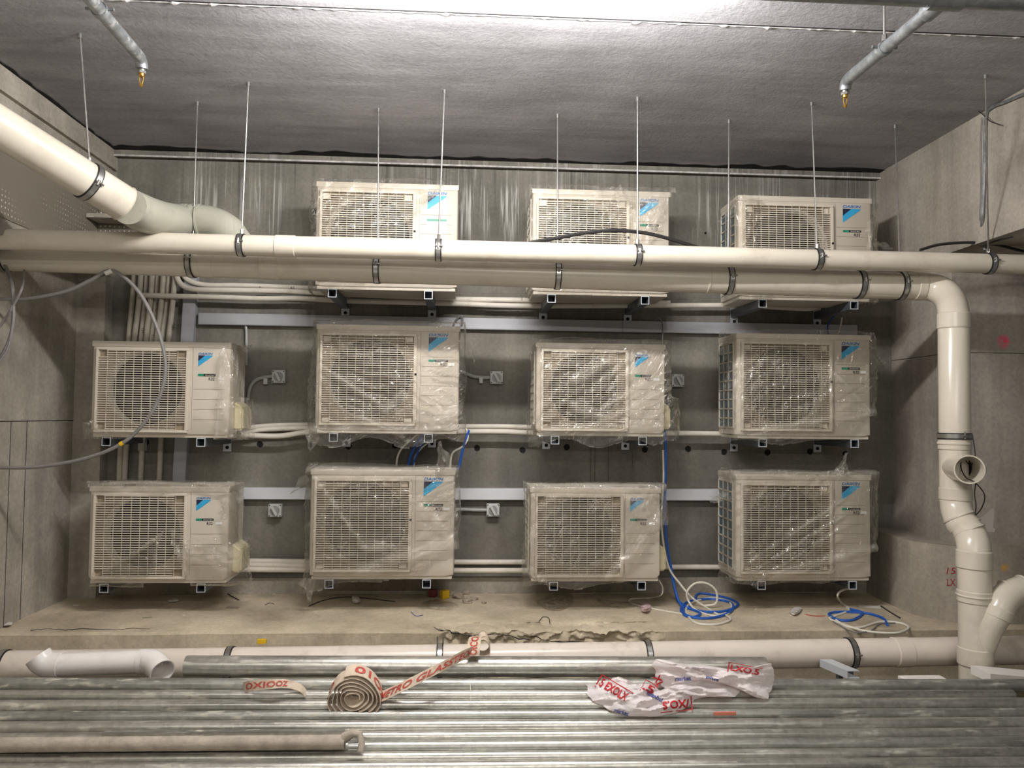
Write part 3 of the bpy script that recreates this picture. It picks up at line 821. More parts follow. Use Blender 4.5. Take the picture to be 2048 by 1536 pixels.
wrap('R3C1', [[(-.05, -.1), (.40, -.08), (.45, .12), (.58, .56), (.35, .34), (.1, .1)], [(.58, .56), (.72, .0), (.8, -.14), (1.25, -.1), (1.28, 1.1), (.95, 1.1), (.97, .5), (.8, .45)], [(.0, .97), (1.28, .97), (1.28, 1.24), (.2, 1.24), (.0, 1.15)]], 7, 0, label='torn clear film with a peaked split on the left bottom-row unit', ang=-38, bunch=(((.58,.56),(.75,.0),.05),((.58,.56),(.3,.25),.03),((.75,.3),(1.1,.22),.13),((.0,1.05),(1.1,1.05),.06)))
wrap('R3C2', [[(-.28, -.22), (.35, -.08), (.72, .02), (.98, .25), (1.2, .35), (1.28, 1.22), (-.28, 1.22)]], 8, 1.0, flaps=((.93, 1.02, -.03, .14, .06), (-.04, .9, -.08, -.08, .04), (.0, -.03, .02, -.1, .05)), label='clear film with an upright loose tip on the unit above the yellow scrap', ang=25, bunch=(((.4,.08),(1,.35),.09),((.4,.3),(.72,.22),.08),((0,1),(1,1),.04),((.05,.9),(.35,.35),.015),((.75,.7),(.9,.5),.04)))
wrap('R3C3', [[(-.28, -.2), (.62, -.16), (.8, .15), (.9, .45), (1.0, .6), (1.25, .62), (1.25, 1.22), (-.28, 1.22)]], 9, .6, label='clear film rucked over the top corner of the unit beside the cable tangle', ang=50, bunch=(((.78,.95),(.93,.62),.15),((.95,.6),(.6,.05),.05),((0,1.03),(1,1.03),.06),((.0,.1),(.1,-.02),.05)))
wrap('R3C4', [[(-.28, -.2), (.55, -.18), (.98, .28), (1.22, .4), (1.28, 1.22), (-.28, 1.22)]], 10, .3, flaps=((.78, 1.03, .01, .11, .04), (-.12, .8, -.1, -.03, .05)), label='clear film pulled into slanting folds on the unit nearest the round plinth', ang=33, bunch=(((.3,.05),(.98,.3),.06),((.05,.15),(.75,.75),.025),((.1,.08),(.75,.6),.02),((.2,.05),(.7,.45),.02),((.0,1.02),(1,1.04),.06),((.02,.1),(.04,.95),.04)))

# ------------------------------------------------------------------ brackets
BR = {
 'R1C2': ((665, 580), (857, 583)), 'R1C3': ((1103, 592), (1290, 596)), 'R1C4': ((1525, 601), (1708, 604)),
 'R2C1': ((213, 878), (402, 880)), 'R2C2': ((667, 870), (857, 870)), 'R2C3': ((1110, 873), (1285, 874)), 'R2C4': ((1525, 880), (1709, 883)),
 'R3C1': ((208, 1175), (402, 1177)), 'R3C2': ((658, 1170), (853, 1169)), 'R3C3': ((1107, 1170), (1283, 1171)), 'R3C4': ((1523, 1171), (1705, 1170)),
}
BDESC = {'R1C2': 'the top-row unit with the pale blue sticker', 'R1C3': 'the top-row unit behind the drooping black cable', 'R1C4': 'the nearly bare top-row unit',
 'R2C1': 'the unit behind the looping grey hose', 'R2C2': 'the large unit right of the hose loop', 'R2C3': 'the small unit between two large ones', 'R2C4': 'the middle-row unit nearest the downpipe',
 'R3C1': 'the left bottom-row unit', 'R3C2': 'the unit above the yellow scrap', 'R3C3': 'the unit beside the cable tangle', 'R3C4': 'the bottom-row unit nearest the plinth'}
def bracket_meshes():
    M = {}
    L = YW-YF-.012-.0; s = .024; w = .0035
    bm = bmesh.new()   # square hollow arm, local y from 0 (front) to L
    for (a, b, c, d) in ((-s, s, s-w, s), (-s, s, -s, -s+w), (-s, -s+w, -s+w, s-w), (s-w, s, -s+w, s-w)): box(bm, a, b, 0, L, c, d)
    quad(bm, [(-s+w, .12, -s+w), (s-w, .12, -s+w), (s-w, .12, s-w), (-s+w, .12, s-w)])
    M['arm'] = mesh(bm, 'arm', 'bracket_steel', False)
    bm = bmesh.new()
    for (a, b, c, d) in ((-s-.0008, s+.0008, s-w, s+.0008), (-s-.0008, s+.0008, -s-.0008, -s+w), (-s-.0008, -s+w, -s+w, s-w), (s-w, s+.0008, -s+w, s-w)): box(bm, a, b, -.004, .001, c, d)
    M['end_rim'] = mesh(bm, 'end_rim', 'bracket_bright', False)
    bm = bmesh.new(); bevel_box(bm, -.026, .026, L, L+.006, -.075, .075, .002); M['wall_plate'] = mesh(bm, 'wall_plate', 'bracket_bright')
    bm = bmesh.new(); tube(bm, [(0, L-.002, -.05), (0, L+.001, -.05)], .011, 14); M['bolt'] = mesh(bm, 'bolt', 'gap_dark')
    return M
MB = bracket_meshes()
for k, pair in BR.items():
    cx_, z0, W, H, D = UPOS[k]
    for i, (px, py) in enumerate(pair):
        q = P(px, py, YF)
        z = z0-.014-.025
        o = thing('wall_bracket', ('%s of the two galvanised brackets under %s' % (('left', 'right')[i], BDESC[k])), 'bracket', (q.x, YF, z), 'galvanised brackets under the outdoor units')
        for nm in ('arm', 'wall_plate'):
            c = new_obj(nm, MB[nm], o)
            new_obj('end_rim' if nm == 'arm' else 'bolt', MB['end_rim' if nm == 'arm' else 'bolt'], c)

# ------------------------------------------------------------------ pipes
def pipe_thing(name, label, cat, pts, r, mat, seg=40, bands=(), group=None, hollow=0):
    o = thing(name, label, cat, (0, 0, 0), group)
    bm = bmesh.new(); tube(bm, pts, r, seg, cap=not hollow, hollow=hollow); obj('barrel', bm, mat, o)
    for (a, b, extra, m) in bands:
        bm = bmesh.new(); a, b = Vector(a), Vector(b); d = (b-a).normalized()*.004
        rr = (r if not isinstance(r, (list, tuple)) else r[0])+extra
        tube(bm, [a, a+d, b-d, b], [rr-.004, rr, rr, rr-.004], seg); obj('coupling', bm, m, o)
    return o
def along(A, B, px):
    """point on segment A-B whose projected x is px"""
    lo, hi = 0.0, 1.0
    A, B = Vector(A), Vector(B)
    def prx(p):
        d = p-CAM; return 1024+FPX*d.dot(RR)/d.dot(F)
    for _ in range(40):
        m = (lo+hi)/2
        if (prx(A.lerp(B, m)) < px) == (prx(A) < prx(B)): lo = m
        else: hi = m
    return A.lerp(B, (lo+hi)/2)
# pipe 1
Y1 = 3.88; Y2 = 4.12
p1a, p1b = P(-20, 478, Y1), P(2250, 534, Y1)
pipe_thing('drain_pipe', 'long cream drain pipe, the higher and nearer of the two across the units', 'pipe', [p1a, p1b], .052, 'pvc',
  bands=((along(p1a, p1b, 551), along(p1a, p1b, 592), .0035, 'pvc'),))
# pipe 2 with elbow into downpipe
p2a, p2b = P(22-20, 513, Y2), P(1840, 573, Y2-.1)
corner = P(1909, 576, 3.97)
YD = 3.82
d1, d2 = P(1908, 760, YD), P(1910, 905, YD)
pth = fillet([p2a, p2b, corner, P(1907, 655, YD+.02), d1], .2, 12)
pth = [p2a, p2b] + [p2b.lerp(corner, .0)] 
R2 = .074
def arc_path(a, c, b, n=12):
    return [a*(1-t)**2 + c*2*t*(1-t) + b*t*t for t in (i/n for i in range(n+1))]
elb0, elb1 = P(1845, 573, Y2-.1), P(1907, 632, YD)
barrel = [p2a] + arc_path(elb0, P(1906, 574, 3.98), elb1) + [P(1910, 905, YD), P(1911, 1002, YD)]
YB = 3.62
low0 = P(1911, 1002, YD); lowA = P(1948, 1078, YB)
barrel += arc_path(P(1911, 1006, YD), P(1914, 1032, YD-.02), P(1924, 1048, YD-.07), 5)[1:] + arc_path(P(1934, 1058, YB+.1), P(1948, 1078, YB+.01), P(1948, 1105, YB), 6) + [P(1953, 1400, YB)]
bands = []
def vb(x, y0, y1, Y, e=.004, m='pvc'): bands.append((P(x, y0, Y), P(x, y1, Y), e, m))
vb(1907, 626, 658, YD); vb(1909, 880, 900, YD, .003); vb(1909, 884, 890, YD, .007); vb(1911, 975, 1000, YD, .004)
vb(1948, 1100, 1136, YB, .005); vb(1949, 1180, 1204, YB, .004); vb(1949, 1188, 1193, YB, .008); vb(1951, 1294, 1330, YB, .005)
for a, b in ((404, 432), (523, 562), (1411, 1417)): bands.append((along(p2a, elb0, a), along(p2a, elb0, b), .003, 'pvc'))
bands.append((along(p2a, elb0, 1826), along(p2a, elb0, 1843), .004, 'pvc'))
dp = pipe_thing('drain_pipe', 'thick cream pipe behind the higher one, turning down into the vertical downpipe', 'pipe', barrel, R2, 'pvc', bands=bands)
# ring ridges on 45-degree fittings
for (x, y, Y, dx, dy, dY) in ((1918, 1034, YD-.05, 8, 14, -.03), (1930, 1052, YB+.11, 8, 12, -.03), (1938, 1062, YB+.06, 8, 13, -.03)):
    a, b = P(x-dx*.12, y-dy*.12, Y), P(x+dx*.12, y+dy*.12, Y+dY*.12)
    bm = bmesh.new(); tube(bm, [a, b], R2+.004, 40); obj('coupling', bm, 'pvc', dp)
# tee branch opening, with hollow mouth
ta, tb = P(1909, 934, YD), P(1939, 939, YB-.02)
bm = bmesh.new()
pts_ = [ta, tb]; seg = 40; fr = frames(pts_); R_ = .066
loops = []
for (f, rr) in ((0, R_), (.93, R_), (.935, R_+.004), (1.0, R_+.004), (1.0, R_-.003), (.25, R_-.003)):
    p = ta.lerp(tb, f); t, n, b = fr[0]
    loops.append([bm.verts.new(p+(n*math.cos(a)+b*math.sin(a))*rr) for a in (2*PI*k/seg for k in range(seg))])
for A, B in zip(loops, loops[1:]):
    for k in range(seg): bm.faces.new((A[k], A[(k+1) % seg], B[(k+1) % seg], B[k]))
bm.faces.new(loops[-1]).material_index = 1
obj('tee_branch', bm, ['pvc', 'gap_dark'], dp)
# big slanting pipe and its greyish fittings into pipe 2
g0, g1 = P(-170, 150, 2.95), P(250, 408, 3.62)
br_pts = [P(258, 413, 3.64)] + arc_path(P(275, 422, 3.72), P(325, 444, 3.95), P(368, 443, Y2+.05), 8) + arc_path(P(405, 443, Y2+.05), P(445, 447, Y2+.04), P(468, 476, Y2+.03), 6) + [P(500, 515, Y2)]
bp_ = pipe_thing('slanting_pipe', 'thick cream pipe slanting down from the upper left into the lower pipe', 'pipe', [g0, g1], .083, 'pvc',
   bands=((g0.lerp(g1, .99), g1, .004, 'pvc'),))
bm = bmesh.new(); tube(bm, br_pts, [.0835]+[.089]*(len(br_pts)-3)+[.080, .074], 40); f_ = obj('elbow', bm, 'pvc_grey', bp_); f_['label'] = 'greyish elbow fitting'
for px in (338, 352, 366, 372, 384, 398):
    a = P(px, 443, Y2+.04); b = P(px+4, 443, Y2+.04); bm = bmesh.new(); tube(bm, [a, b], .0925, 40); obj('coupling', bm, 'pvc_grey', bp_)
# bottom pipe
YP = 3.86
b0_, b1_ = P(-120, 1334, YP-.03), P(2200, 1298, YP-.03)
pipe_thing('floor_pipe', 'long pinkish white waste pipe lying low along the front of the ledge', 'pipe', [b0_, b1_], .070, 'pvc_dusty',
   bands=((along(b0_, b1_, 1786), along(b0_, b1_, 1818), .004, 'pvc_dusty'),))
# right branch pipe
yb_ = 3.55
rb = [P(2200, 1190, 3.6), P(2090, 1182, 3.6)] + arc_path(P(2060, 1180, 3.6), P(2010, 1178, 3.58), P(1996, 1222, 3.56), 8) + [P(1978, 1258, 3.56), P(1957, 1325, YB)]
pipe_thing('branch_pipe', 'short cream branch pipe bending down into the foot of the downpipe', 'pipe', rb, [.066]*(len(rb)-2)+[.058, .045], 'pvc',
   bands=((P(1999, 1216, 3.56), P(1991, 1236, 3.56), .005-.004, 'pvc'), (P(2044, 1180, 3.6), P(2040, 1180, 3.6), .006, 'pvc'), (P(2020, 1186, 3.59), P(2016, 1188, 3.59), .006, 'pvc')))
# hangers
def clamp(pt, axis, r, label, rod_top=None, group='pipe hangers', name='pipe_hanger'):
    pt = Vector(pt); axis = axis.normalized()
    o = thing(name, label, 'pipe clamp', pt, group)
    bm = bmesh.new(); tube(bm, [-axis*.016, -axis*.0162+axis*.006], r+.005, 36); tube(bm, [axis*.010, axis*.016], r+.005, 36); obj('rubber_lining', bm, 'rubber', o)
    bm = bmesh.new(); tube(bm, [-axis*.011, axis*.011], r+.0065, 36)
    # bolt ears in front, perpendicular to axis
    fwd = Vector((0, -1, .15)); fwd = (fwd-axis*fwd.dot(axis)).normalized()
    e = fwd*(r+.010)
    side = axis.cross(fwd)
    tube(bm, [e-side*.0-axis*.012, e+axis*.024], .004, 8)
    tube(bm, [e-side*.012, e+side*.012], .006, 8)
    obj('band', bm, 'steel', o)
    if rod_top is not None:
        a = Vector((0, 0, r+.004)) ; tgt = Vector(rod_top)-pt
        bm = bmesh.new(); tube(bm, [a, tgt], .0042, 8); rd = obj('threaded_rod', bm, 'rod_steel', o)
        bm = bmesh.new(); tube(bm, [a, a+Vector((0, 0, .022))], .0095, 6); obj('nut', bm, 'steel', rd)
        bm = bmesh.new(); tube(bm, [tgt-Vector((0, 0, .02)), tgt], .010, 10); obj('anchor', bm, 'steel', rd)
    return o
ax1 = p1b-p1a; ax2 = elb0-p2a
for i, (px, tx, ty) in enumerate(((483, 497, 165), (877, 889, 180), (1275, 1275, 195), (1634, 1623, 205), (1977, 1971, 150))):
    clamp(along(p1a, p1b, px), ax1, .052, ['first', 'second', 'third', 'fourth', 'fifth'][i]+' hanger from the left on the higher nearer cream pipe', PZ(tx, ty, CEIL))
for i, (px, tx, ty) in enumerate(((10, 15, 190), (385, 395, 204), (755, 757, 217), (1115, 1115, 229), (1456, 1458, 240), (1717, 1714, 246), (1800, 1790, 250))):
    pt_ = along(p2a, elb0, px)
    clamp(pt_, ax2, R2, ['first', 'second', 'third', 'fourth', 'fifth', 'sixth', 'seventh'][i]+' hanger from the left on the lower cream pipe', None if px in (10, 1717) else PZ(tx, ty, CEIL))
gm = along(g0, g1, 178)
clamp(gm, g1-g0, .083, 'hanger round the thick slanting pipe in the upper left', PZ(160, 68, CEIL))
clamp(P(1909, 872, YD), Vector((0, 0, 1)), R2, 'horizontal clamp round the vertical downpipe above its open tee')
for i, px in enumerate((8, 460, 880, 1295, 1700)):
    pt_ = along(b0_, b1_, px)
    o = clamp(pt_, b1_-b0_, .070, ['first', 'second', 'third', 'fourth', 'fifth'][i]+' clamp from the left round the low pinkish white pipe', None, 'clamps on the low pipe', 'pipe_clamp')
    bm = bmesh.new(); box(bm, -.012, .012, -.01, .01, -pt_.z+FLOOR, -.07); obj('stand', bm, 'bracket_steel', o, False)
    if px == 880:
        bm = bmesh.new()
        for dx in (-.014, .014): tube(bm, [(dx, .0, .076), (dx, .0, .11)], .004, 8)
        obj('stud', bm, 'rod_steel', o)
# sprinkler pipes
ZS = CZ+1.45
main = thing('sprinkler_main', 'galvanised sprinkler main crossing the ceiling at the top of the view', 'pipe')
m0, m1 = PZ(-300, -56, ZS), PZ(2300, 16, ZS)
m0 = Vector((m0.x, PZ(1880, 6, ZS).y-.03, ZS)); m1 = Vector((m1.x+.5, m0.y, ZS))
bm = bmesh.new(); tube(bm, [Vector((-2.2, m0.y, ZS)), Vector((2.65, m0.y, ZS))], .031, 28); obj('barrel', bm, 'galv_pipe', main)
for (end, tee, cpx, rodx, lab) in (((1690, 163), 1880, 1745, 1754, 'galvanised branch pipe with brass sprinkler under the right side of the ceiling'), ((284, 119), 190, 232, 224, 'galvanised branch pipe with brass sprinkler under the left side of the ceiling')):
    e = PZ(end[0], end[1], ZS); s = Vector((PZ(tee, 5, ZS).x, m0.y, ZS))
    o = thing('sprinkler_branch', lab, 'sprinkler pipe', e)
    bm = bmesh.new(); path_ = [s-e+Vector((0, .03, 0))]+arc_path(Vector((0, -.045, 0)), Vector((0, 0, 0)), Vector((0, 0, -.04)), 6)
    tube(bm, path_, .024, 24); obj('barrel', bm, 'galv_pipe', o)
    for f0, f1, rr in ((.0, .12, .034),):
        bm = bmesh.new(); tube(bm, [(s-e)*(1-f0)+Vector((0, .02, 0)), (s-e)*(1-f1)+Vector((0, .02, 0))], .032, 24); tube(bm, [(s-e)+Vector((-.06, 0, 0)), (s-e)+Vector((.06, 0, 0))], .040, 24); obj('tee', bm, 'galv_pipe', o)
    bm = bmesh.new(); tube(bm, [(0, 0, -.035), (0, 0, -.055)], .014, 16); tube(bm, [(0, 0, -.05), (0, 0, -.06)], .018, 8); obj('socket', bm, 'steel', o)
    bm = bmesh.new(); tube(bm, [(0, 0, -.058), (0, 0, -.07), (0, 0, -.074)], [.012, .011, .006], 12)
    for sg in (-1, 1): tube(bm, [(sg*.007, 0, -.07), (sg*.008, 0, -.085), (sg*.003, 0, -.105)], .0022, 6)
    tube(bm, [(0, 0, -.104), (0, 0, -.106), (0, 0, -.115)], [.008, .009, .003], 10); obj('sprinkler_head', bm, 'brass', o)
    c = (s-e).lerp(Vector((0, 0, 0)), .55 if tee > 1000 else .45)
    bm = bmesh.new(); ax = (e-s).normalized(); tube(bm, [c-ax*.012, c+ax*.012], .029, 24); tube(bm, [c+Vector((-.05, 0, .005)), c+Vector((.05, 0, .005))], .006, 8); cl = obj('clamp', bm, 'galv_pipe', o)
    bm = bmesh.new(); tube(bm, [c+Vector((0, 0, .025)), c+Vector((0, 0, CEIL-ZS))], .0045, 8); tube(bm, [c+Vector((0, 0, .03)), c+Vector((0, 0, .055))], .010, 6); obj('threaded_rod', bm, 'rod_steel', cl)

# ------------------------------------------------------------------ insulated lines
def line(name, label, cat, pts, r, mat, group=None, k=6, seg=12):
    bm = bmesh.new(); tube(bm, catmull(pts, k), r, seg); o = obj(name, bm, mat)
    return tag(o, label, cat, group)
YI = 4.955
ordn = ['first', 'second', 'third', 'fourth', 'fifth', 'sixth', 'seventh', 'eighth', 'ninth', 'tenth', 'eleventh', 'twelfth']
vl = [(268, 257, 238), (281, 268, 249), (293, 281, 0), (304, 292, 281), (315, 302, 0), (326, 312, 0), (337, 323, 318), (349, 336, 0), (359, 348, 0)]
vobj = []
for i, (xt, xm, xb_) in enumerate(vl):
    off = .03 if i % 2 else 0
    pts_ = [P(xt+2, 500, YI-off), P(xt, 560, YI-off), P(xt-5, 620, YI-off), P(xm, 690, YI-off)]
    if i == 8: continue
    if xb_:
        pts_ += [P((xm+xb_)/2+3, 830, YI-off*.5), P(xb_+3, 900, YI), P(xb_, 972, YI)]
    else: pts_ += [P(xm-3, 730, YI-off)]
    vobj.append(line('insulated_line', ordn[i]+' from the left of the upright insulated lines rising beside the grey trunking', 'insulated pipe', pts_, .0165, 'insulation_dark', 'upright insulated lines'))
for i, txt, x, y in ((1, '121', 283, 655), (7, '586', 344, 648), (3, '1', 303, 668)):
    t = fit_text(txt, -.008, .008, -.05, .05, 0) if False else text_bm(txt, .026)
    for v in t.verts: v.co = Vector((-v.co.y*0+v.co.x*0, 0, 0)) + Vector((v.co.y, 0, -v.co.x))
    o_ = obj('lettering', t, 'ink', vobj[i], False); q = P(x, y, YI-(.03 if i % 2 else 0)-.0185); o_.location = q
# top row horizontals
def hl(label, pts, Y=YI, r=.0165, mat='insulation', group='level insulated lines'):
    return line('insulated_line', label, 'insulated pipe', [P(x, y, Y if len(q) == 0 else q[0]) for x, y, *q in pts], r, mat, group)
h1 = hl('upper insulated line curving out of the bundle and running right under the top row', [(351, 500), (352, 540), (360, 566), (385, 578), (450, 580), (560, 582), (640, 586), (760, 592), (900, 598), (1040, 600), (1200, 603), (1340, 606)], YI-.05)
h2 = hl('second insulated line curving out of the bundle under the top row', [(362, 500), (364, 540), (376, 560), (410, 570), (480, 571), (560, 574), (640, 578), (700, 588), (900, 589)], YI-.01)
h3 = hl('lowest insulated line crossing the upright bundle and running right under the top row', [(278, 590), (330, 592), (420, 594), (520, 597), (600, 597), (700, 602), (900, 607), (1000, 611), (1100, 612), (1340, 611), (1480, 611), (1560, 615), (1620, 617), (1650, 608), (1690, 590)], YI-.055)
for txt, x, y, par in (('45', 580, 577, h2), ('3', 517, 577, h2), ('521', 890, 588, h2)):
    t = text_bm(txt, .03); o_ = obj('lettering', t, 'ink', par, False)
    o_.rotation_euler = (PI/2, 0, 0); o_.location = P(x, y+2, YI-.05-.0)
hl('upper insulated line from the looped-hose unit toward the next unit', [(452, 872), (500, 856), (560, 851), (640, 850), (760, 851), (900, 853), (1000, 853), (1070, 855)])
hl('middle insulated line from the looped-hose unit, sagging', [(430, 876), (490, 868), (520, 860), (570, 857), (640, 856), (700, 858)], YI-.037)
hl('lowest insulated line from the looped-hose unit, sagging most', [(440, 868), (500, 871), (560, 872), (600, 866), (640, 862), (760, 862), (900, 863), (1000, 863), (1100, 866), (1300, 866), (1480, 868)], YI-.074)
for i, (y, x1_) in enumerate(((1123, 1070), (1131, 720), (1140, 1070))):
    hl(['top', 'middle', 'bottom'][i]+' insulated line running right from the left bottom-row unit', [(400, y-1), (480, y-1), (620, y), (700, y), (x1_*.5+400, y+1), (x1_, y+1)], YI-.01*i)
hl('single insulated line behind the blue cables, leading to the unit by the plinth', [(1250, 1133), (1330, 1134), (1400, 1134), (1500, 1135)])
# trunking
def trunk(name, label, a, b, w, dep, mat, grp=None):
    bm = bmesh.new(); A, B = Vector(a), Vector(b); d = (B-A).normalized(); nrm = Vector((-d.z, 0, d.x))*w/2
    fr = [A-nrm, B-nrm, B+nrm, A+nrm]
    vs = [bm.verts.new((p.x, YW-dep, p.z)) for p in fr]+[bm.verts.new((p.x, YW-.001, p.z)) for p in fr]
    for q in ((0, 1, 2, 3), (0, 1, 5, 4), (1, 2, 6, 5), (2, 3, 7, 6), (3, 0, 4, 7)): bm.faces.new([vs[i] for i in q])
    bmesh.ops.bevel(bm, geom=[e for e in bm.edges if all(v.co.y < YW-.01 for v in e.verts)], offset=.003, segments=2, affect='EDGES')
    o = obj(name, bm, mat); tag(o, label, 'trunking', grp); return o
trunk('cable_trunking', 'upright grey trunking right of the insulated line bundle', P(384, 500, 4.95), P(357, 968, 4.95), .078, .052, 'trunking')
t1 = trunk('cable_trunking', 'level grey trunking between the top and middle rows of units', P(396, 637, 4.95), P(1715, 661, 4.95), .073, .050, 'trunking')
t2 = trunk('cable_trunking', 'bright level trunking running behind the tops of the bottom row', P(480, 987, 4.95), P(1470, 990, 4.95), .073, .055, 'trunking_bright')
for x in (920, 1245):
    bm = bmesh.new(); q = P(x, 646 if x < 1000 else 653, 4.949); box(bm, q.x-.001, q.x+.001, 4.9485, 4.951, q.z-.036, q.z+.036); obj('lid_joint', bm, 'gap_dark', t1, False)
# isolators
def switch(px, py, rot, label):
    q = P(px, py, 4.95); o = thing('isolator_switch', label, 'switch', (q.x, YW, q.z), 'wall isolators')
    bm = bmesh.new(); bevel_box(bm, -.041, .041, -.055, -.001, -.041, .041, .006); obj('box', bm, 'switch_grey', o)
    bm = bmesh.new(); tube(bm, [(0, -.054, 0), (0, -.062, 0)], .029, 24); kn = obj('dial', bm, 'knob_grey', o)
    bm = bmesh.new(); c, s = math.cos(rot), math.sin(rot)
    bevel_box(bm, -.008, .008, -.082, -.058, -.034, .03, .004)
    for v in bm.verts: x, z = v.co.x, v.co.z; v.co.x = x*c-z*s; v.co.z = x*s+z*c
    obj('lever', bm, 'switch_grey', kn)
    for sx in (-1, 1):
        for sz in (-1, 1):
            bm = bmesh.new(); tube(bm, [(sx*.033, -.054, sz*.033), (sx*.033, -.057, sz*.033)], .004, 8); obj('screw', bm, 'fan_dark', o)
switch(557, 753, .5, 'grey isolator switch right of the unit behind the hose')
switch(993, 755, .5, 'grey isolator switch in the middle row, fed by a curved conduit with a clip')
switch(1356, 761, .5, 'shadowed grey isolator switch left of the middle-row unit nearest the downpipe')
switch(550, 1021, .5, 'pale isolator switch under the bright trunking right of the left bottom unit')
switch(986, 1020, .5, 'pale isolator switch fed by a straight conduit above the concrete lumps')
def conduit(label, pts, r=.0115, mat='conduit_grey', Y=4.975):
    return line('conduit', label, 'conduit', [P(x, y, Y) for x, y in pts], r, mat, 'grey conduits')
conduit('curved conduit from the hose-loop unit to its isolator', [(496, 800), (499, 778), (508, 763), (522, 756), (545, 752)])
conduit('short upright conduit dropping from the level trunking', [(491, 648), (493, 670), (492, 730)], .009)
conduit('curved conduit with a clip leading to the middle isolator', [(900, 735), (925, 744), (945, 752), (965, 755), (980, 755)])
conduit('straight conduit under the bright trunking', [(900, 1019), (930, 1019), (955, 1020), (973, 1020)])
conduit('short conduit beside the shadowed isolator', [(1330, 758), (1338, 759), (1343, 760)], .009)
for px, py in ((962, 761), (532, 763), (1335, 766)):
    q = P(px, py, 4.97); bm = bmesh.new(); bevel_box(bm, -.012, .012, -.02, .028, -.018, .02, .003)
    tag(obj('conduit_clip', bm, 'switch_grey', None, True, q), {962: 'pale clip on the curved conduit to the middle isolator', 532: 'pale clip by the isolator right of the hose loop', 1335: 'pale clip beside the shadowed isolator'}[px], 'clip')

# ------------------------------------------------------------------ cables
def cable(label, pts, r, mat, Y=None, group=None, name='cable'):
    return line(name, label, 'cable', [P(x, y, q[0] if q else Y) for x, y, *q in pts], r, mat, group, 10, 8)
hose = cable('grey hose looping down in front of the left middle-row unit', [(-120, 600), (0, 598), (60, 597), (130, 583), (180, 561), (218, 541), (250, 556), (283, 592), (310, 645), (326, 695), (331, 740), (322, 785), (300, 830), (268, 868), (235, 892), (190, 911), (135, 925), (70, 934), (0, 935), (-80, 930)], .0095, 'cable_grey', 4.02, name='grey_hose')
bm = bmesh.new(); a, b = P(211, 547, 4.02), P(224, 541, 4.02); tube(bm, [a, b], .0125, 10); obj('tape', bm, 'paper', hose)
bm = bmesh.new(); a, b = P(240, 889, 4.02), P(246, 885, 4.02); tube(bm, [a, b], .0115, 10); obj('tape', bm, 'yellow_plastic', hose)
cable('dark cable hanging at the far left, passing behind the crossing point', [(-10, 500, 4.1), (2, 515, 4.1), (14, 540, 4.05), (24, 570), (27, 610), (24, 660), (10, 700), (-20, 740), (-60, 770)], .009, 'cable_grey', 3.95)
cable('thin dark cable crossing the others at the far left edge', [(50, 520, 4.12), (49, 540, 4.1), (44, 575), (30, 605), (12, 635), (-10, 662), (-60, 700)], .0065, 'cable_grey', 3.93)
cable('second dark cable beside the hanging one at the far left', [(27, 612), (27, 640), (18, 690), (5, 715), (-20, 745)], .007, 'cable_grey', 3.90)
cable('black cable drooping over the middle top-row unit onto the upper pipe', [(1040, 500), (1060, 486), (1110, 477), (1170, 466), (1230, 461), (1290, 466), (1340, 478), (1390, 493), (1430, 505)], .010, 'cable_black', 4.02)
cable('thin black cable above the pipes at the far right', [(1840, 500), (1880, 489), (1940, 485), (1990, 489), (2050, 503), (2150, 520)], .008, 'cable_black', 4.0)
def wcable(label, pts, r, mat, off=.012):
    q = [PX(x, y, XR_hi-off) if y < 450 else P(x, y, 4.02) for x, y in pts]
    return line('cable', label, 'cable', q, r, mat, None, 10, 8)
wcable('pale conduit bending along the ceiling edge at the upper right', [(2300, 120), (2120, 162), (2048, 188), (2010, 204), (1985, 214), (1972, 232), (1970, 300), (1967, 380), (1964, 440), (1966, 475), (1970, 500)], .0085, 'galv_pipe')
wcable('dark wire twisted round the pale conduit at the upper right', [(1940, 215), (1962, 226), (1980, 242), (2000, 250)], .0025, 'cable_black', .03)
wcable('dark slack wire beside the hanging pale conduit', [(1963, 235), (1960, 300), (1961, 380), (1958, 440)], .002, 'cable_grey', .01)
cable('dark stub wire sticking from the foot of the hanging conduit', [(1962, 493, 3.98), (1990, 483, 3.9), (2025, 474, 3.75)], .004, 'cable_black')
# blue and white drops
for i, (lab, pts_, m, r) in enumerate((
  ('white cable arching left from under the large middle-row unit to the unit below', [(842, 862), (825, 877), (805, 895), (795, 915), (792, 945)], 'cable_white', .0065),
  ('white cable right of the blue pair between the two large units', [(872, 868), (860, 882), (842, 897), (830, 915), (827, 945)], 'cable_white', .0055),
  ('thicker blue cable dropping between the two large stacked units', [(850, 862), (838, 880), (822, 910), (814, 945)], 'cable_blue', .009),
  ('thinner blue cable beside the thicker blue one', [(852, 862), (848, 880), (832, 912), (822, 945)], 'cable_blue', .007),
  ('white cable curling out at the right corner of the large middle-row unit', [(925, 850), (934, 862), (935, 878), (925, 893), (906, 905), (901, 925), (901, 950)], 'cable_white', .006),
  ('blue cable at the right corner of the large middle-row unit', [(938, 860), (931, 880), (924, 905), (917, 940)], 'cable_blue', .008),
  ('grey flex hooked over the level trunking in the upper middle', [(905, 655), (912, 640), (920, 632), (925, 634), (924, 650)], 'cable_grey', .006),
  ('thin grey flex hooked over the trunking above the small middle unit', [(1310, 640), (1318, 636), (1325, 650), (1325, 690)], 'cable_grey', .004),
  ('blue flex looping over the trunking end at the right', [(1660, 680), (1655, 655), (1662, 640), (1675, 625)], 'cable_blue', .005),
  ('white flex crossing the trunking end at the right', [(1672, 680), (1680, 655), (1684, 635)], 'cable_white', .005))):
    cable(lab, pts_, r, m, 4.86 if i < 4 else (4.72 if i < 6 else 4.925), 'cables between the units')
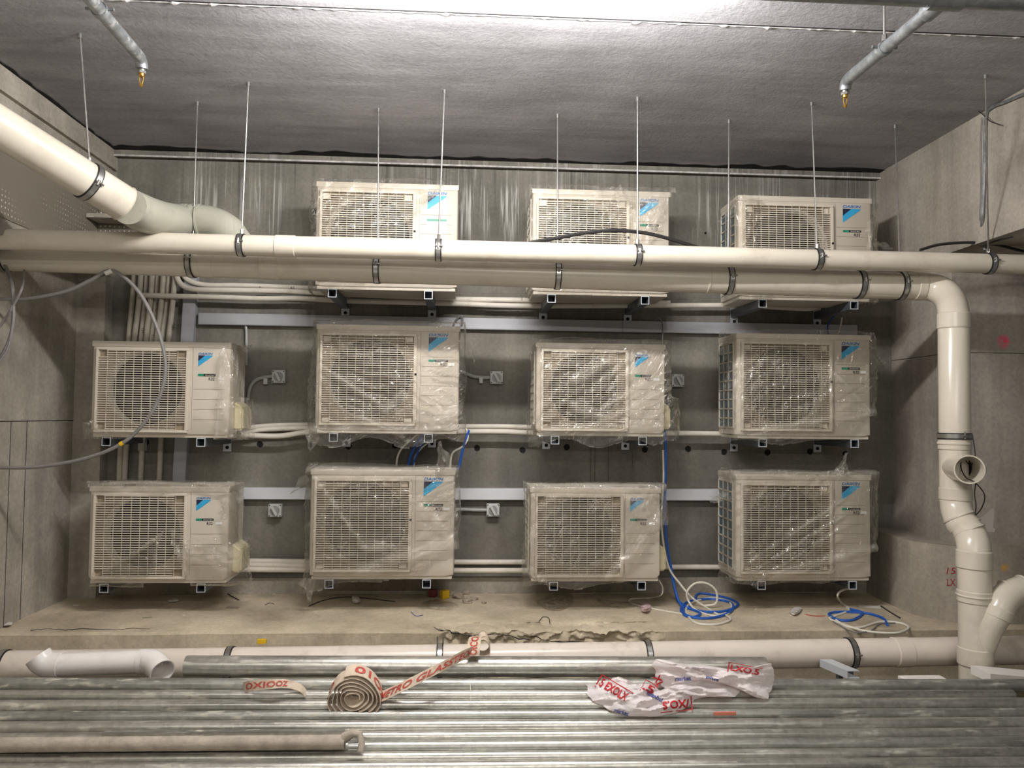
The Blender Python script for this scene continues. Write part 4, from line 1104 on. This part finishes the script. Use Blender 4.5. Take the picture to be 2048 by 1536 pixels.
def gcable(label, pts, r, mat, group='loose cables on the ledge'):
    """cable part hanging (x,y,Y) then lying on the ledge (x,y)"""
    P_ = [PZ(q[0], q[1], LEDGE+r) if len(q) == 2 else P(*q) for q in pts]
    return line('cable', label, 'cable', P_, r, mat, group, 10, 8)
gcable('blue cable falling past the right side of the small bottom unit into the tangle', [(1330, 860, 4.75), (1332, 920, 4.75), (1330, 1000, 4.78), (1333, 1080, 4.75), (1345, 1150, 4.72), (1352, 1190, 4.7), (1360, 1205), (1400, 1222), (1450, 1222), (1476, 1208), (1450, 1195), (1400, 1187), (1388, 1200)], .0075, 'cable_blue')
gcable('second blue cable coiled in the tangle beside the small bottom unit', [(1338, 1130, 4.74), (1348, 1170, 4.7), (1356, 1198, 4.65), (1366, 1216), (1372, 1232), (1420, 1236), (1460, 1224), (1462, 1206), (1420, 1198), (1375, 1204), (1362, 1222), (1385, 1234), (1400, 1226), (1370, 1214)], .0075, 'cable_blue')
gcable('white cable falling alongside the blue one and looping widest in the tangle', [(1326, 900, 4.76), (1327, 960, 4.76), (1323, 1050, 4.76), (1336, 1130, 4.72), (1362, 1170, 4.68), (1385, 1196, 4.63), (1408, 1212), (1440, 1230), (1462, 1222), (1458, 1204), (1420, 1196), (1384, 1206), (1372, 1222), (1390, 1245), (1430, 1249), (1460, 1240), (1452, 1230)], .0065, 'cable_white')
gcable('upright white cable ring standing in the blue and white tangle', [(1410, 1212), (1432, 1206, 4.6), (1432, 1182, 4.6), (1414, 1167, 4.6), (1390, 1167, 4.6), (1374, 1184, 4.6), (1378, 1204, 4.6), (1395, 1222), (1430, 1232), (1452, 1226)], .0065, 'cable_white')
gcable('thin white cable curling left out of the tangle across the ledge', [(1318, 1160, 4.7), (1325, 1175, 4.68), (1322, 1190, 4.65), (1300, 1196), (1262, 1198), (1262, 1206), (1290, 1214), (1330, 1222), (1370, 1228)], .0045, 'cable_white')
gcable('white cable falling from the right bracket of the plinth-side unit into a flat loop', [(1712, 1165, 4.66), (1700, 1175, 4.64), (1682, 1182, 4.6), (1675, 1192, 4.55), (1682, 1205), (1698, 1220), (1670, 1232), (1660, 1238), (1690, 1250), (1730, 1262), (1790, 1266), (1817, 1256), (1800, 1246), (1760, 1244), (1720, 1255), (1690, 1252), (1672, 1240)], .0065, 'cable_white')
gcable('blue cable looping flat beside the plinth-side unit', [(1700, 1218), (1725, 1226), (1705, 1240), (1675, 1239), (1658, 1228), (1680, 1224), (1730, 1226), (1765, 1236), (1775, 1250)], .0075, 'cable_blue')
gcable('frayed grey flex lying at the edge of the flat loop', [(1660, 1238), (1680, 1252), (1710, 1264), (1740, 1262), (1760, 1248), (1790, 1246)], .004, 'cable_grey')
gcable('dark stick lying on the ledge beside the white paper near the plinth', [(1762, 1212), (1780, 1224), (1800, 1236)], .004, 'cable_black')
gcable('thin black wire on the ledge under the large bottom-row unit', [(618, 1212), (650, 1200), (700, 1194), (790, 1203)], .003, 'cable_black')
gcable('short dark twig on the ledge right of the left bottom unit', [(453, 1186), (466, 1194), (478, 1200)], .003, 'cable_black')
gcable('fine bent wire on the ledge below the small bottom unit', [(1078, 1243), (1086, 1234), (1097, 1236), (1100, 1246)], .002, 'ink')
gcable('fine purple wire on the ledge below the large bottom-row unit', [(822, 1224), (832, 1232), (846, 1230)], .002, 'blue_ink')
gcable('pink tipped wire on the ledge between the two cable loops', [(1612, 1229), (1630, 1232), (1650, 1232)], .003, 'hose_red')
gcable('thin dark stick on the ledge left of the white scrap pile', [(530, 1210), (540, 1206), (548, 1208)], .002, 'ink')

# ------------------------------------------------------------------ debris
def lump(name, label, cat, px, py, sx, sy, sz, mat, seed, Z=LEDGE, sub=3, rough=.5, group=None):
    q = PZ(px, py, Z); bm = bmesh.new(); bmesh.ops.create_icosphere(bm, subdivisions=sub, radius=1)
    for v in bm.verts:
        n = noise.noise(v.co*1.3+Vector((seed, 0, 0)))*rough+noise.noise(v.co*3.7+Vector((seed, 3, 0)))*rough*.5
        v.co *= (1+n); v.co.x *= sx; v.co.y *= sy; v.co.z = max(v.co.z, -.55)*sz
    mn = min(v.co.z for v in bm.verts)
    for v in bm.verts: v.co.z -= mn
    o = obj(name, bm, mat, None, True, q); return tag(o, label, cat, group)
for i, (px, py, s) in enumerate(((918, 1196, .028), (932, 1188, .02), (936, 1206, .022), (948, 1200, .018), (925, 1176, .022), (940, 1180, .02), (968, 1207, .012), (905, 1190, .018))):
    lump('concrete_lump', 'broken concrete lump in the heap on the ledge beside the yellow scrap', 'rubble', px, py, s*1.3, s, s*.8, 'rock', i*3.3, group='concrete lumps by the yellow scrap')
def slab_piece(name, label, cat, px, py, w, d, h, rot, mat, Z=LEDGE, tilt=0, group=None):
    q = PZ(px, py, Z); bm = bmesh.new(); bevel_box(bm, -w/2, w/2, -d/2, d/2, 0, h, min(h, w, d)*.2)
    for v in bm.verts:
        v.co.z += .15*h*noise.noise(v.co*30)
    o = obj(name, bm, mat, None, True, q); o.rotation_euler = (0, tilt, rot); return tag(o, label, cat, group)
slab_piece('yellow_scrap', 'bright yellow plastic scrap in the shadow under the large bottom unit', 'scrap', 889, 1196, .05, .045, .05, .5, 'yellow_plastic')
slab_piece('red_scrap', 'dull red scrap next to the yellow one under the large bottom unit', 'scrap', 866, 1193, .05, .04, .045, -.3, 'red_dark')
q = along(b0_, b1_, 522); o = slab_piece('yellow_plug', 'small yellow plug behind the low white pipe at the ledge edge', 'plug', 523, 1286, .045, .02, .022, 0, 'yellow_plastic', LEDGE-.03); o.location = P(524, 1287, YP+.06)
def crumple(name, label, cat, outline, Z, hgt, mat, seed, rings=14, seg=64, amp=.012, tilt=None, group=None):
    c = Vector((sum(p[0] for p in outline)/len(outline), sum(p[1] for p in outline)/len(outline)))
    ol = [Vector(p) for p in outline]
    cl = catmull([Vector((p.x, p.y, 0)) for p in ol+[ol[0]]], 8)
    n = len(cl)-1
    def fn(f, a):
        k = a*n/seg; i = int(k) % n; t = k-int(k)
        b = cl[i].lerp(cl[(i+1) % n], t)
        x = c.x+(b.x-c.x)*f; y = c.y+(b.y-c.y)*f
        p = PZ(x, y, Z)
        w = Vector((p.x*14+seed, p.y*14, seed)); rid = 1-abs(noise.noise(w))*2
        h = hgt*(1-f*f)*(.55+.6*rid)+amp*abs(noise.noise(w*3.1))+.004
        pz = PZ(x, y, Z+max(.002, h))
        return pz
    bm = bmesh.new(); cv = bm.verts.new(fn(0, 0)); prev = None; rows = []
    for r_ in range(1, rings+1):
        rows.append([bm.verts.new(fn(r_/rings, a)) for a in range(seg)])
    for a in range(seg): bm.faces.new((cv, rows[0][a], rows[0][(a+1) % seg]))
    for A, B in zip(rows, rows[1:]):
        for a in range(seg): bm.faces.new((A[a], A[(a+1) % seg], B[(a+1) % seg], B[a]))
    if isinstance(mat, str): o = obj(name, bm, mat)
    else:
        lay = bm.verts.layers.float.new('fold')
        for v in bm.verts: v[lay] = .25
        me = bpy.data.meshes.new(name); bm.to_mesh(me); bm.free(); me.materials.append(mat)
        for f in me.polygons: f.use_smooth = True
        o = new_obj(name, me)
    tag(o, label, cat, group); return o, fn
crumple('plastic_scrap', 'crumpled clear plastic on the ledge under the small bottom unit', 'plastic', [(1070, 1202), (1100, 1190), (1130, 1180), (1148, 1198), (1130, 1215), (1095, 1218)], LEDGE, .05, FILMS[1], 3)
crumple('plastic_scrap', 'flat strip of clear plastic beside the pink paper on the ledge', 'plastic', [(1190, 1196), (1220, 1200), (1280, 1206), (1260, 1214), (1210, 1210)], LEDGE, .02, FILMS[2], 5)
crumple('plastic_scrap', 'small clear plastic scrap beside the heap of concrete lumps', 'plastic', [(840, 1205), (870, 1198), (910, 1206), (915, 1216), (870, 1218)], LEDGE, .02, FILMS[3], 8)
crumple('crumpled_paper', 'crumpled pink and white paper left of the blue cable tangle', 'paper', [(1280, 1212), (1290, 1205), (1302, 1210), (1300, 1222), (1285, 1224)], LEDGE, .03, 'pink_paper', 2, 6, 24)
crumple('crumpled_paper', 'twisted white scrap on the ledge between the two cable loops', 'paper', [(1578, 1224), (1590, 1214), (1604, 1216), (1600, 1224), (1588, 1230)], LEDGE, .02, 'paper', 4, 6, 24)
crumple('crumpled_paper', 'small white scrap in the shadow below the large bottom-row unit', 'paper', [(704, 1192), (716, 1193), (722, 1203), (712, 1207), (704, 1202)], LEDGE, .03, 'paper', 6, 6, 24)
crumple('crumpled_paper', 'lump of white scraps at the left end of the ledge by the wall', 'paper', [(0, 1247), (8, 1240), (24, 1243), (22, 1250), (4, 1252)], LEDGE, .012, 'paper', 7, 6, 24)
crumple('plastic_scrap', 'dull scrap lying in the shadow under the left bottom-row unit', 'plastic', [(335, 1200), (352, 1196), (358, 1201), (340, 1204)], LEDGE, .006, 'paper', 7, 4, 16)
for (px, py, w, lab) in ((1739, 1214, .12, 'flat sheet of white paper on the ledge near the plinth'), (465, 1216, .07, 'small flat paper scrap on the ledge right of the left unit'), (152, 1211, .035, 'thin white sliver on the ledge by the left wall'), (367, 1231, .014, 'tiny white crumb on the ledge in front of the left bottom unit'), (546, 1188, .03, 'small white bit on the ledge in front of the three insulated lines'), (1512, 1219, .012, 'tiny white crumb right of the blue cable tangle'), (294, 1236, .05, 'grey sliver on the ledge below the left bottom unit'), (632, 1225, .012, 'tiny yellowish crumb on the ledge left of the large unit')):
    slab_piece('paper_scrap', lab, 'paper', px, py, w, w*.45, .003, random.uniform(-.4, .4), 'paper' if px not in (465, 294) else 'rock')
# white moulded piece and black cable at tee
o = thing('moulded_offcut', 'torn white polystyrene piece hanging beside the downpipe bend', 'offcut', P(1975, 1050, 3.9))
bm = bmesh.new(); q = [P(1957, 1036, 3.9), P(1965, 1034, 3.9), (P(1984, 1017, 3.9)), P(1989, 1018, 3.9), P(1986, 1056, 3.9), P(1990, 1057, 3.9), P(1989, 1064, 3.9), P(1970, 1064, 3.9), P(1958, 1046, 3.9)]
c0 = P(1975, 1050, 3.9)
f = bm.faces.new([bm.verts.new(p-c0) for p in q]); r_ = bmesh.ops.extrude_face_region(bm, geom=[f])
for v in r_['geom']:
    if isinstance(v, bmesh.types.BMVert): v.co.y += .04
obj('block', bm, 'paper', o, False)
cable('thin black cable threaded through the open tee and hanging in a loop', [(1944, 868, 3.74), (1948, 890, 3.72), (1950, 915, 3.7), (1940, 930, 3.74), (1925, 915, 3.75), (1922, 935, 3.74), (1932, 955, 3.66), (1950, 965, 3.6), (1967, 985, 3.62), (1969, 1000, 3.66), (1962, 1018, 3.72), (1952, 1030, 3.8)], .003, 'cable_black', name='thin_cable')
cable('black cable dropping straight from the tee mouth', [(1951, 968, 3.6), (1949, 990, 3.63), (1952, 1010, 3.7), (1950, 1032, 3.8)], .0028, 'cable_black', name='thin_cable')

# ------------------------------------------------------------------ galvanised tubes
def solve_Y(prev, px, py, dist):
    lo, hi = 1.5, prev.y
    for _ in range(40):
        m = (lo+hi)/2; q = P(px, py, m)
        if math.hypot(q.y-prev.y, q.z-prev.z) > dist: lo = m
        else: hi = m
    return (lo+hi)/2
rows = [(1369, 1371), (1391, 1390), (1413, 1407), (1435, 1427), (1457, 1447), (1479, 1467), (1500, 1486), (1521, 1506), (1542, 1527), (1563, 1548)]
prev = None; TUBES = []; RT = []
r0 = .0242
rad = [.026, .0215, .0242, .0225, .0255, .0232, .0245, .0222, .025, .024]
for i, (yl, yr) in enumerate(rows):
    ym = (yl+yr)/2
    if prev is None: Y = 3.22
    else: Y = solve_Y(prev, 1024, ym, rad[i]+rad[i-1]+.0006)
    prev = P(1024, ym, Y)
    TUBES.append((P(-120, yl+(yl-yr)*.06, Y), P(2170, yr-(yl-yr)*.06, Y)))
olab = ['topmost', 'second', 'third', 'fourth', 'fifth', 'sixth', 'seventh', 'eighth', 'ninth', 'tenth']
for i, (a, b) in enumerate(TUBES):
    if i == 1: b = along(a, b, 2026)
    bm = bmesh.new(); tube(bm, [a, b], rad[i], 32, hollow=.003)
    o = obj('steel_tube', bm, 'galv' if i % 3 else 'galv_dull')
    tag(o, olab[i]+' of the full-length galvanised tubes in the sloping face of the stack, counted downward', 'steel tube', 'galvanised tubes in the stack')
# extra tubes
A0, A1 = P(372, 1332, 3.28), P(1530, 1334, 3.28)
bm = bmesh.new(); tube(bm, [A0, A1], .0415, 36, hollow=.004); tag(obj('steel_tube', bm, 'galv'), 'thickest galvanised tube, lying on top of the stack beside the low white pipe', 'steel tube', 'galvanised tubes in the stack')
tb = TUBES[6][0]
Yc = 0
def rest_Y(px, py, base, dist):
    return solve_Y(base, px, py, dist)
i5 = TUBES[6]; mid = i5[0].lerp(i5[1], .2)
Yc = solve_Y(P(350, 1491, mid.y), 350, 1489, .052)
c0_, c1_ = P(-120, 1491, Yc), P(690, 1484, Yc)
o = thing('crusted_tube', 'shorter tube caked in grey mortar with a bent hook end, on the stack front', 'steel tube')
bm = bmesh.new(); n = 60
tube(bm, [c0_.lerp(c1_, k/n) for k in range(n+1)], [.0255+.0015*noise.noise(Vector((k*.6, 0, 0))) for k in range(n+1)], 24); obj('barrel', bm, 'dust_crust', o)
bm = bmesh.new(); cc = P(708, 1482, Yc)
tube(bm, [cc+Vector((-.035, 0, .012)), cc+Vector((-.005, -.005, .032)), cc+Vector((.022, -.01, .028)), cc+Vector((.03, -.02, .0)), cc+Vector((.028, -.03, -.025))], [.02, .016, .013, .013, .013], 12); hk = obj('hook', bm, 'dust_crust', o)
bm = bmesh.new(); tube(bm, [cc+Vector((-.015, -.02, -.010)), cc+Vector((.02, -.02, -.010))], .017, 16); tube(bm, [cc+Vector((-.018, -.025, .004)), cc+Vector((.018, -.025, .012))], .006, 8); obj('bolt', bm, 'steel', hk)
s0_ = P(206, 1471, Yc+.02); s1_ = P(688, 1466, Yc+.02)
bm = bmesh.new(); A, B = s0_, s1_
vs = []
for p in (A, B):
    vs += [bm.verts.new(p+Vector((0, dy, dz))) for dy, dz in ((-.012, -.012), (.012, -.012), (.012, .012), (-.012, .012))]
for q in ((0, 1, 5, 4), (1, 2, 6, 5), (2, 3, 7, 6), (3, 0, 4, 7), (0, 1, 2, 3), (4, 5, 6, 7)): bm.faces.new([vs[k] for k in q])
tag(obj('metal_strip', bm, 'galv_dull', None, False), 'grey metal strip lying just behind the mortar-caked tube', 'metal strip')
# bearers under the stack
zlow = TUBES[-1][0].z
for i, px in enumerate((150, 1024, 1900)):
    t0_ = along(*TUBES[-1], px); bm = bmesh.new()
    box(bm, t0_.x-.05, t0_.x+.05, t0_.y-.08, t0_.y+.14, FLOOR, max(FLOOR+.01, t0_.z-r0)); tag(obj('timber_bearer', bm, 'timber', None, False), ['left', 'middle', 'right'][i]+' timber bearer under the stack of tubes', 'timber')
# items in the gap on the right
q0 = P(1690, 1343, 3.6)
o = thing('channel_stub', 'short pale steel channel stub below the low pipe clamp on the right', 'steel channel', q0)
bm = bmesh.new()
for (a, b, c, d) in ((-.03, .03, .016, .02), (-.03, .03, -.016, -.012), (-.03, -.026, -.012, .016)): box(bm, a, b, -.05, .12, c, d)
for v in bm.verts: v.co.x += -v.co.y*.3
obj('channel', bm, 'bracket_bright', o, False)
bm = bmesh.new(); box(bm, -.02, .0, .02, .05, -q0.z+FLOOR, -.016); obj('post', bm, 'bracket_steel', o, False)
q0 = P(1988, 1350, 3.45)
bm = bmesh.new(); vsb = box(bm, -.07, .4, -.06, .06, -.02, .02)
for v in bm.verts: v.co.z -= v.co.x*.12
obj_ = obj('timber_offcut', bm, 'paper', None, False, q0); obj_.rotation_euler = (0, 0, .1); tag(obj_, 'pale batten end lying right of the foot of the downpipe', 'timber')
bm = bmesh.new(); box(bm, -.1, .1, -.05, .05, -q0.z+FLOOR+.001, -.05)
tag(obj('timber_block', bm, 'timber', None, False, q0+Vector((.12, .03, 0))), 'timber block under the pale batten end right of the downpipe', 'timber')
q = P(1845, 1360, 3.45); bm = bmesh.new(); bevel_box(bm, -.1, .1, -.03, .03, -.2, .012, .004); tag(obj('white_offcut', bm, 'paper', None, True, q), 'flat white offcut behind the stack just left of the downpipe', 'offcut')
q = P(1450, 1427, TUBES[3][0].y-.03); bm = bmesh.new(); bevel_box(bm, -.045, .045, -.002, .004, -.007, .006, .001); tag(obj('orange_tag', bm, 'orange_tag', None, True, q), 'faded orange tag stuck on a tube just below the bags', 'tag')

# PVC offcut with two elbows
YO = 3.5
o = thing('pipe_offcut', 'loose white pipe offcut with an elbow at each end on the stack', 'pipe offcut')
pa, pb = P(110, 1330, YO), P(290, 1323, YO)
bm = bmesh.new(); tube(bm, [pa, pb], .049, 32); obj('barrel', bm, 'pvc_white', o)
bm = bmesh.new(); pts_ = [P(122, 1330, YO)]+arc_path(P(108, 1330, YO), P(92, 1331, YO), P(82, 1320, YO), 6)+[P(76, 1312, YO)]
tube(bm, pts_, .0535, 32, hollow=.004); obj('elbow', bm, 'pvc_white', o)
bm = bmesh.new(); pts_ = [P(280, 1323, YO)]+arc_path(P(292, 1323, YO), P(308, 1323, YO-.01), P(316, 1334, YO-.04), 6)+[P(325, 1344, YO-.07)]
tube(bm, pts_, .0535, 32, hollow=.004); obj('elbow', bm, 'pvc_white', o)

# ------------------------------------------------------------------ lay-flat hose
hz = thing('flat_hose', 'cream lay-flat hose with red lettering, coiled and trailing over the tubes', 'hose')
def ribbon(cl, wid, name='canvas', th=.003):
    """cl: centre line points; wid: function f-> width vector"""
    bm = bmesh.new(); rows = []
    n = len(cl)-1
    for i, p in enumerate(cl):
        w = wid(i/n); a = cl[max(0, i-1)]; b = cl[min(n, i+1)]; t = (b-a).normalized(); nr = t.cross(w).normalized()*th/2
        rows.append([bm.verts.new(p-w+nr), bm.verts.new(p+w+nr), bm.verts.new(p+w-nr), bm.verts.new(p-w-nr)])
    for A, B in zip(rows, rows[1:]):
        for k in range(4): bm.faces.new((A[k], A[(k+1) % 4], B[(k+1) % 4], B[k]))
    for A in (rows[0], rows[-1]): bm.faces.new(A)
    return obj(name, bm, 'hose_canvas', hz)
def print_on(cl, wid, s, f0, f1, parent, mat='hose_red', flip=False, off=-.0035, hfrac=.6):
    bm = text_bm(s, 1.0, bold=.02)
    xs = [v.co.x for v in bm.verts]; ys = [v.co.y for v in bm.verts]; ax, bx_, ay, by = min(xs), max(xs), min(ys), max(ys)
    n = len(cl)-1
    for v in bm.verts:
        u = (v.co.x-ax)/(bx_-ax); w_ = (v.co.y-ay)/(by-ay)*2-1
        if flip: u = 1-u; w_ = -w_
        f = f0+(f1-f0)*u; k = min(f*n, n-1e-4); i = int(k); p = cl[i].lerp(cl[i+1], k-i); wv = wid(f)
        t = (cl[i+1]-cl[i]).normalized(); nr = t.cross(wv).normalized()
        v.co = p+wv*w_*hfrac+nr*off
    return obj('lettering', bm, mat, parent, False)
YH = 3.12
cc = P(708, 1388, YH)
sp = []
for k in range(150):
    a = k/149*2*PI*5.3; rr = .022+.075*(k/149); jit = 1+.06*math.sin(a*3.1)
    sp.append(cc+Vector((math.cos(a)*rr*1.15*jit, .004*math.sin(a*2), math.sin(a)*rr*.92*jit)))
w0 = lambda f: Vector((0, .028, .012))
coil = ribbon(sp, w0)
print_on(sp, w0, 'OXO10 OXO10', .83, .99, coil, off=-.004)
s2 = catmull([P(745, 1400, YH+.02), P(775, 1388, YH-.0), P(820, 1366, YH-.03), P(880, 1335, YH+.0), P(925, 1311, YH+.08), P(945, 1303, YH+.14)], 12)
w2 = lambda f: Vector((.010, .012, .021))
st = ribbon(s2, w2)
print_on(s2, w2, 'METRO GLASSTECH', .12, .93, st, off=.004)
s3 = catmull([P(946, 1312, YH+.12), P(947, 1300, YH+.13), P(948, 1288, YH+.16), P(951, 1276, YH+.22), P(958, 1273, YH+.27)], 8)
w3 = lambda f: Vector((.027, 0, 0))
s3o = ribbon(s3, w3); print_on(s3, w3, 'OICO', .05, .8, s3o, off=-.004)
cc2 = P(966, 1291, YH+.32); s4 = [cc2+Vector((math.sin(a)*.036*(1-.35*(.5+.5*math.cos(a))), .0, math.cos(a)*.042)) for a in (2*PI*k/40 for k in range(41))]
ribbon(s4, lambda f: Vector((0, .027, .010)))
s5 = catmull([P(482, 1378, YH+.1), P(500, 1372, YH+.03), P(545, 1368, YH), P(575, 1368, YH+.02), P(600, 1376, YH+.03), P(612, 1388, YH+.04)], 10)
w5 = lambda f: Vector((0, .02*f, .020*(1-f)+.004))
s5o = ribbon(s5, w5); print_on(s5, w5, 'OXIOOZ', .15, .6, s5o, off=.004)
bm = bmesh.new(); a = P(940, 1362, TUBES[0][0].y-.04); b = P(941, 1412, TUBES[2][0].y-.045); tube(bm, catmull([a, a.lerp(b, .5)+Vector((.002, -.01, 0)), b], 6), .0012, 5)
tag(obj('string', bm, 'cable_white'), 'thin pale string hanging over the upper tubes right of the hose coil', 'string')

# ------------------------------------------------------------------ shopping bags
def bag(label, outline, depth_fn, seed, prints):
    ol = [Vector((p[0], p[1], 0)) for p in outline]; cl = catmull(ol+[ol[0]], 8); n = len(cl)-1
    c = sum(ol, Vector())/len(ol)
    def surf(x, y, f):
        w = Vector((x*.020+seed, y*.045, seed)); rid = 1-abs(noise.noise(w))*2.2; r2 = 1-abs(noise.noise(w*2.7+Vector((4, 0, 0))))*2
        d = .045*rid+.022*r2
        Y = depth_fn(x, y)-(.028+.5*d)*(1-f**4)-.012
        return P(x, y-(d*60)*(1-f*f)*.35, Y)
    bm = bmesh.new(); rings, seg = 26, 120; rows = []
    jig = lambda a: 1+.045*noise.noise(Vector((a*.35, seed, 0)))+.02*noise.noise(Vector((a*1.2, seed, 3)))
    for r_ in range(1, rings+1):
        f = r_/rings; row = []
        for a in range(seg):
            k = a*n/seg; i = int(k); b = cl[i].lerp(cl[(i+1) % n], k-i)
            ff = f*jig(a)
            row.append(bm.verts.new(surf(c.x+(b.x-c.x)*ff, c.y+(b.y-c.y)*ff, f)))
        rows.append(row)
    cv = bm.verts.new(surf(c.x, c.y, 0))
    for a in range(seg): bm.faces.new((cv, rows[0][a], rows[0][(a+1) % seg]))
    for A, B in zip(rows, rows[1:]):
        for a in range(seg): bm.faces.new((A[a], A[(a+1) % seg], B[(a+1) % seg], B[a]))
    o = obj('shopping_bag', bm, 'bag'); tag(o, label, 'plastic bag', 'white bags on the tubes')
    for (s, px, py, w, h, rot, mat, frame) in prints:
        t = text_bm(s, 1.0, bold=.03); xs = [v.co.x for v in t.verts]; ys = [v.co.y for v in t.verts]; ax, bx_, ay, by = min(xs), max(xs), min(ys), max(ys)
        if frame:
            for (u0, u1, v0, v1) in ((-.1, -.06, -.3, 1.3), (-.1, 1.1, 1.22, 1.32)):
                quad(t, [(ax+(bx_-ax)*u0, ay+(by-ay)*v0, 0), (ax+(bx_-ax)*u1, ay+(by-ay)*v0, 0), (ax+(bx_-ax)*u1, ay+(by-ay)*v1, 0), (ax+(bx_-ax)*u0, ay+(by-ay)*v1, 0)])
        bmesh.ops.subdivide_edges(t, edges=[e for e in t.edges if e.calc_length() > .25], cuts=3)
        for v in t.verts:
            u = ((v.co.x-ax)/(bx_-ax)-.5)*w; q_ = -((v.co.y-ay)/(by-ay)-.5)*h
            x = px+u*math.cos(rot)-q_*math.sin(rot); y = py+u*math.sin(rot)+q_*math.cos(rot)
            # fraction to the edge
            dx, dy = x-c.x, y-c.y; a = math.atan2(dy, dx); best = 1e9; rb_ = 100
            for e in cl:
                da = abs((math.atan2(e.y-c.y, e.x-c.x)-a+PI) % (2*PI)-PI)
                if da < best: best = da; rb_ = math.hypot(e.x-c.x, e.y-c.y)
            f = min(1, math.hypot(dx, dy)/rb_); q3 = surf(x, y, f); v.co = q3+(CAM-q3).normalized()*.006
        obj('lettering', t, mat, o, False)
    return o
def dpt(x, y):
    k = (y-1369)/21.7; k = max(0, min(len(TUBES)-1.01, k)); i = int(k); f = k-i
    return TUBES[i][0].y*(1-f)+TUBES[i+1][0].y*f - .03
def dpt2(x, y):
    return dpt(x, y) if y > 1369 else 3.19+.0*(y)
bag('crumpled white shopping bag with red print, lying lower and nearer on the tubes', [(1170, 1368), (1205, 1366), (1228, 1356), (1240, 1354), (1262, 1368), (1300, 1368), (1330, 1385), (1365, 1368), (1405, 1353), (1440, 1366), (1478, 1380), (1465, 1394), (1400, 1396), (1372, 1415), (1330, 1431), (1250, 1430), (1205, 1412), (1182, 1398)], dpt, 2.0,
    (("5 EXOLX", 1228, 1380, 62, 18, .55, 'red_ink', True), ('.5', 1298, 1377, 24, 16, .5, 'red_ink', True), ("/XO.S", 1352, 1409, 54, 17, PI-.1, 'red_ink', True), ('Istanbul', 1310, 1393, 34, 9, .5, 'blue_ink', False), ('market', 1243, 1424, 30, 8, .3, 'blue_ink', False)))
bag('twisted white shopping bag with red print, resting against the thick tube', [(1306, 1326), (1314, 1318), (1340, 1322), (1368, 1328), (1420, 1332), (1460, 1338), (1500, 1334), (1528, 1330), (1542, 1328), (1549, 1350), (1545, 1370), (1535, 1396), (1510, 1394), (1480, 1380), (1430, 1366), (1380, 1368), (1350, 1378), (1325, 1374), (1312, 1350)], dpt2, 7.0,
    (("LXO.5", 1490, 1340, 58, 12, .18, 'red_ink', True), ('XL', 1317, 1362, 24, 14, 1.2, 'red_ink', False), ('market', 1366, 1358, 32, 8, -.05, 'blue_ink', False), ('plus', 1425, 1358, 26, 8, .3, 'blue_ink', False)))

# ------------------------------------------------------------------ lighting
def area(name, loc, size, sy, power, color, rot):
    l = bpy.data.lights.new(name, 'AREA'); l.shape = 'RECTANGLE'; l.size = size; l.size_y = sy; l.energy = power; l.color = color
    o = new_obj(name, l, None, loc); o.rotation_euler = rot; return o
# batten just above the top of the view: small round sources along its length
for i in range(9):
    l = bpy.data.lights.new('batten_light', 'POINT'); l.energy = 21; l.shadow_soft_size = .03; l.color = (1.0, .985, .975)
    new_obj('batten_light', l, None, (-.52+.16*i, 2.70, CZ+1.53))
area('ceiling_fill', (0, 2.3, CZ+1.3), 1.6, .2, 9, (.93, .90, 1.0), (math.radians(172), 0, 0))  # added upward lamp that brightens the ceiling, not a separate fitting
# added unseen fill lamps over and behind the camera, long for streak highlights
area('rear_fill', (-1.3, .2, CZ+1.5), 1.6, .05, 13, (1, .965, .92), (math.radians(35), 0, 0))
area('rear_fill', (1.5, .2, CZ+1.5), 1.6, .05, 13, (1, .965, .92), (math.radians(35), 0, 0))
area('rear_fill', (0.2, -1.6, CZ+1.3), 2.4, .05, 38, (1, .965, .91), (math.radians(62), 0, 0))
# added low fill lamp, standing in for light bounced off the floor
area('floor_bounce_fill', (0, .6, .35), 3.2, 1.6, 12, (1, .965, .92), (math.radians(160), 0, 0))
w = bpy.data.worlds.new('world'); scn.world = w; w.use_nodes = True
w.node_tree.nodes['Background'].inputs[0].default_value = (.92, .88, .82, 1); w.node_tree.nodes['Background'].inputs[1].default_value = .1
scn.view_settings.view_transform = 'Standard'
scn.view_settings.look = 'None'
scn.view_settings.exposure = .0
scn.cycles.max_bounces = 4
scn.cycles.glossy_bounces = 2
scn.cycles.diffuse_bounces = 3
scn.cycles.transparent_max_bounces = 12
scn.cycles.use_adaptive_sampling = True
scn.cycles.adaptive_threshold = .07
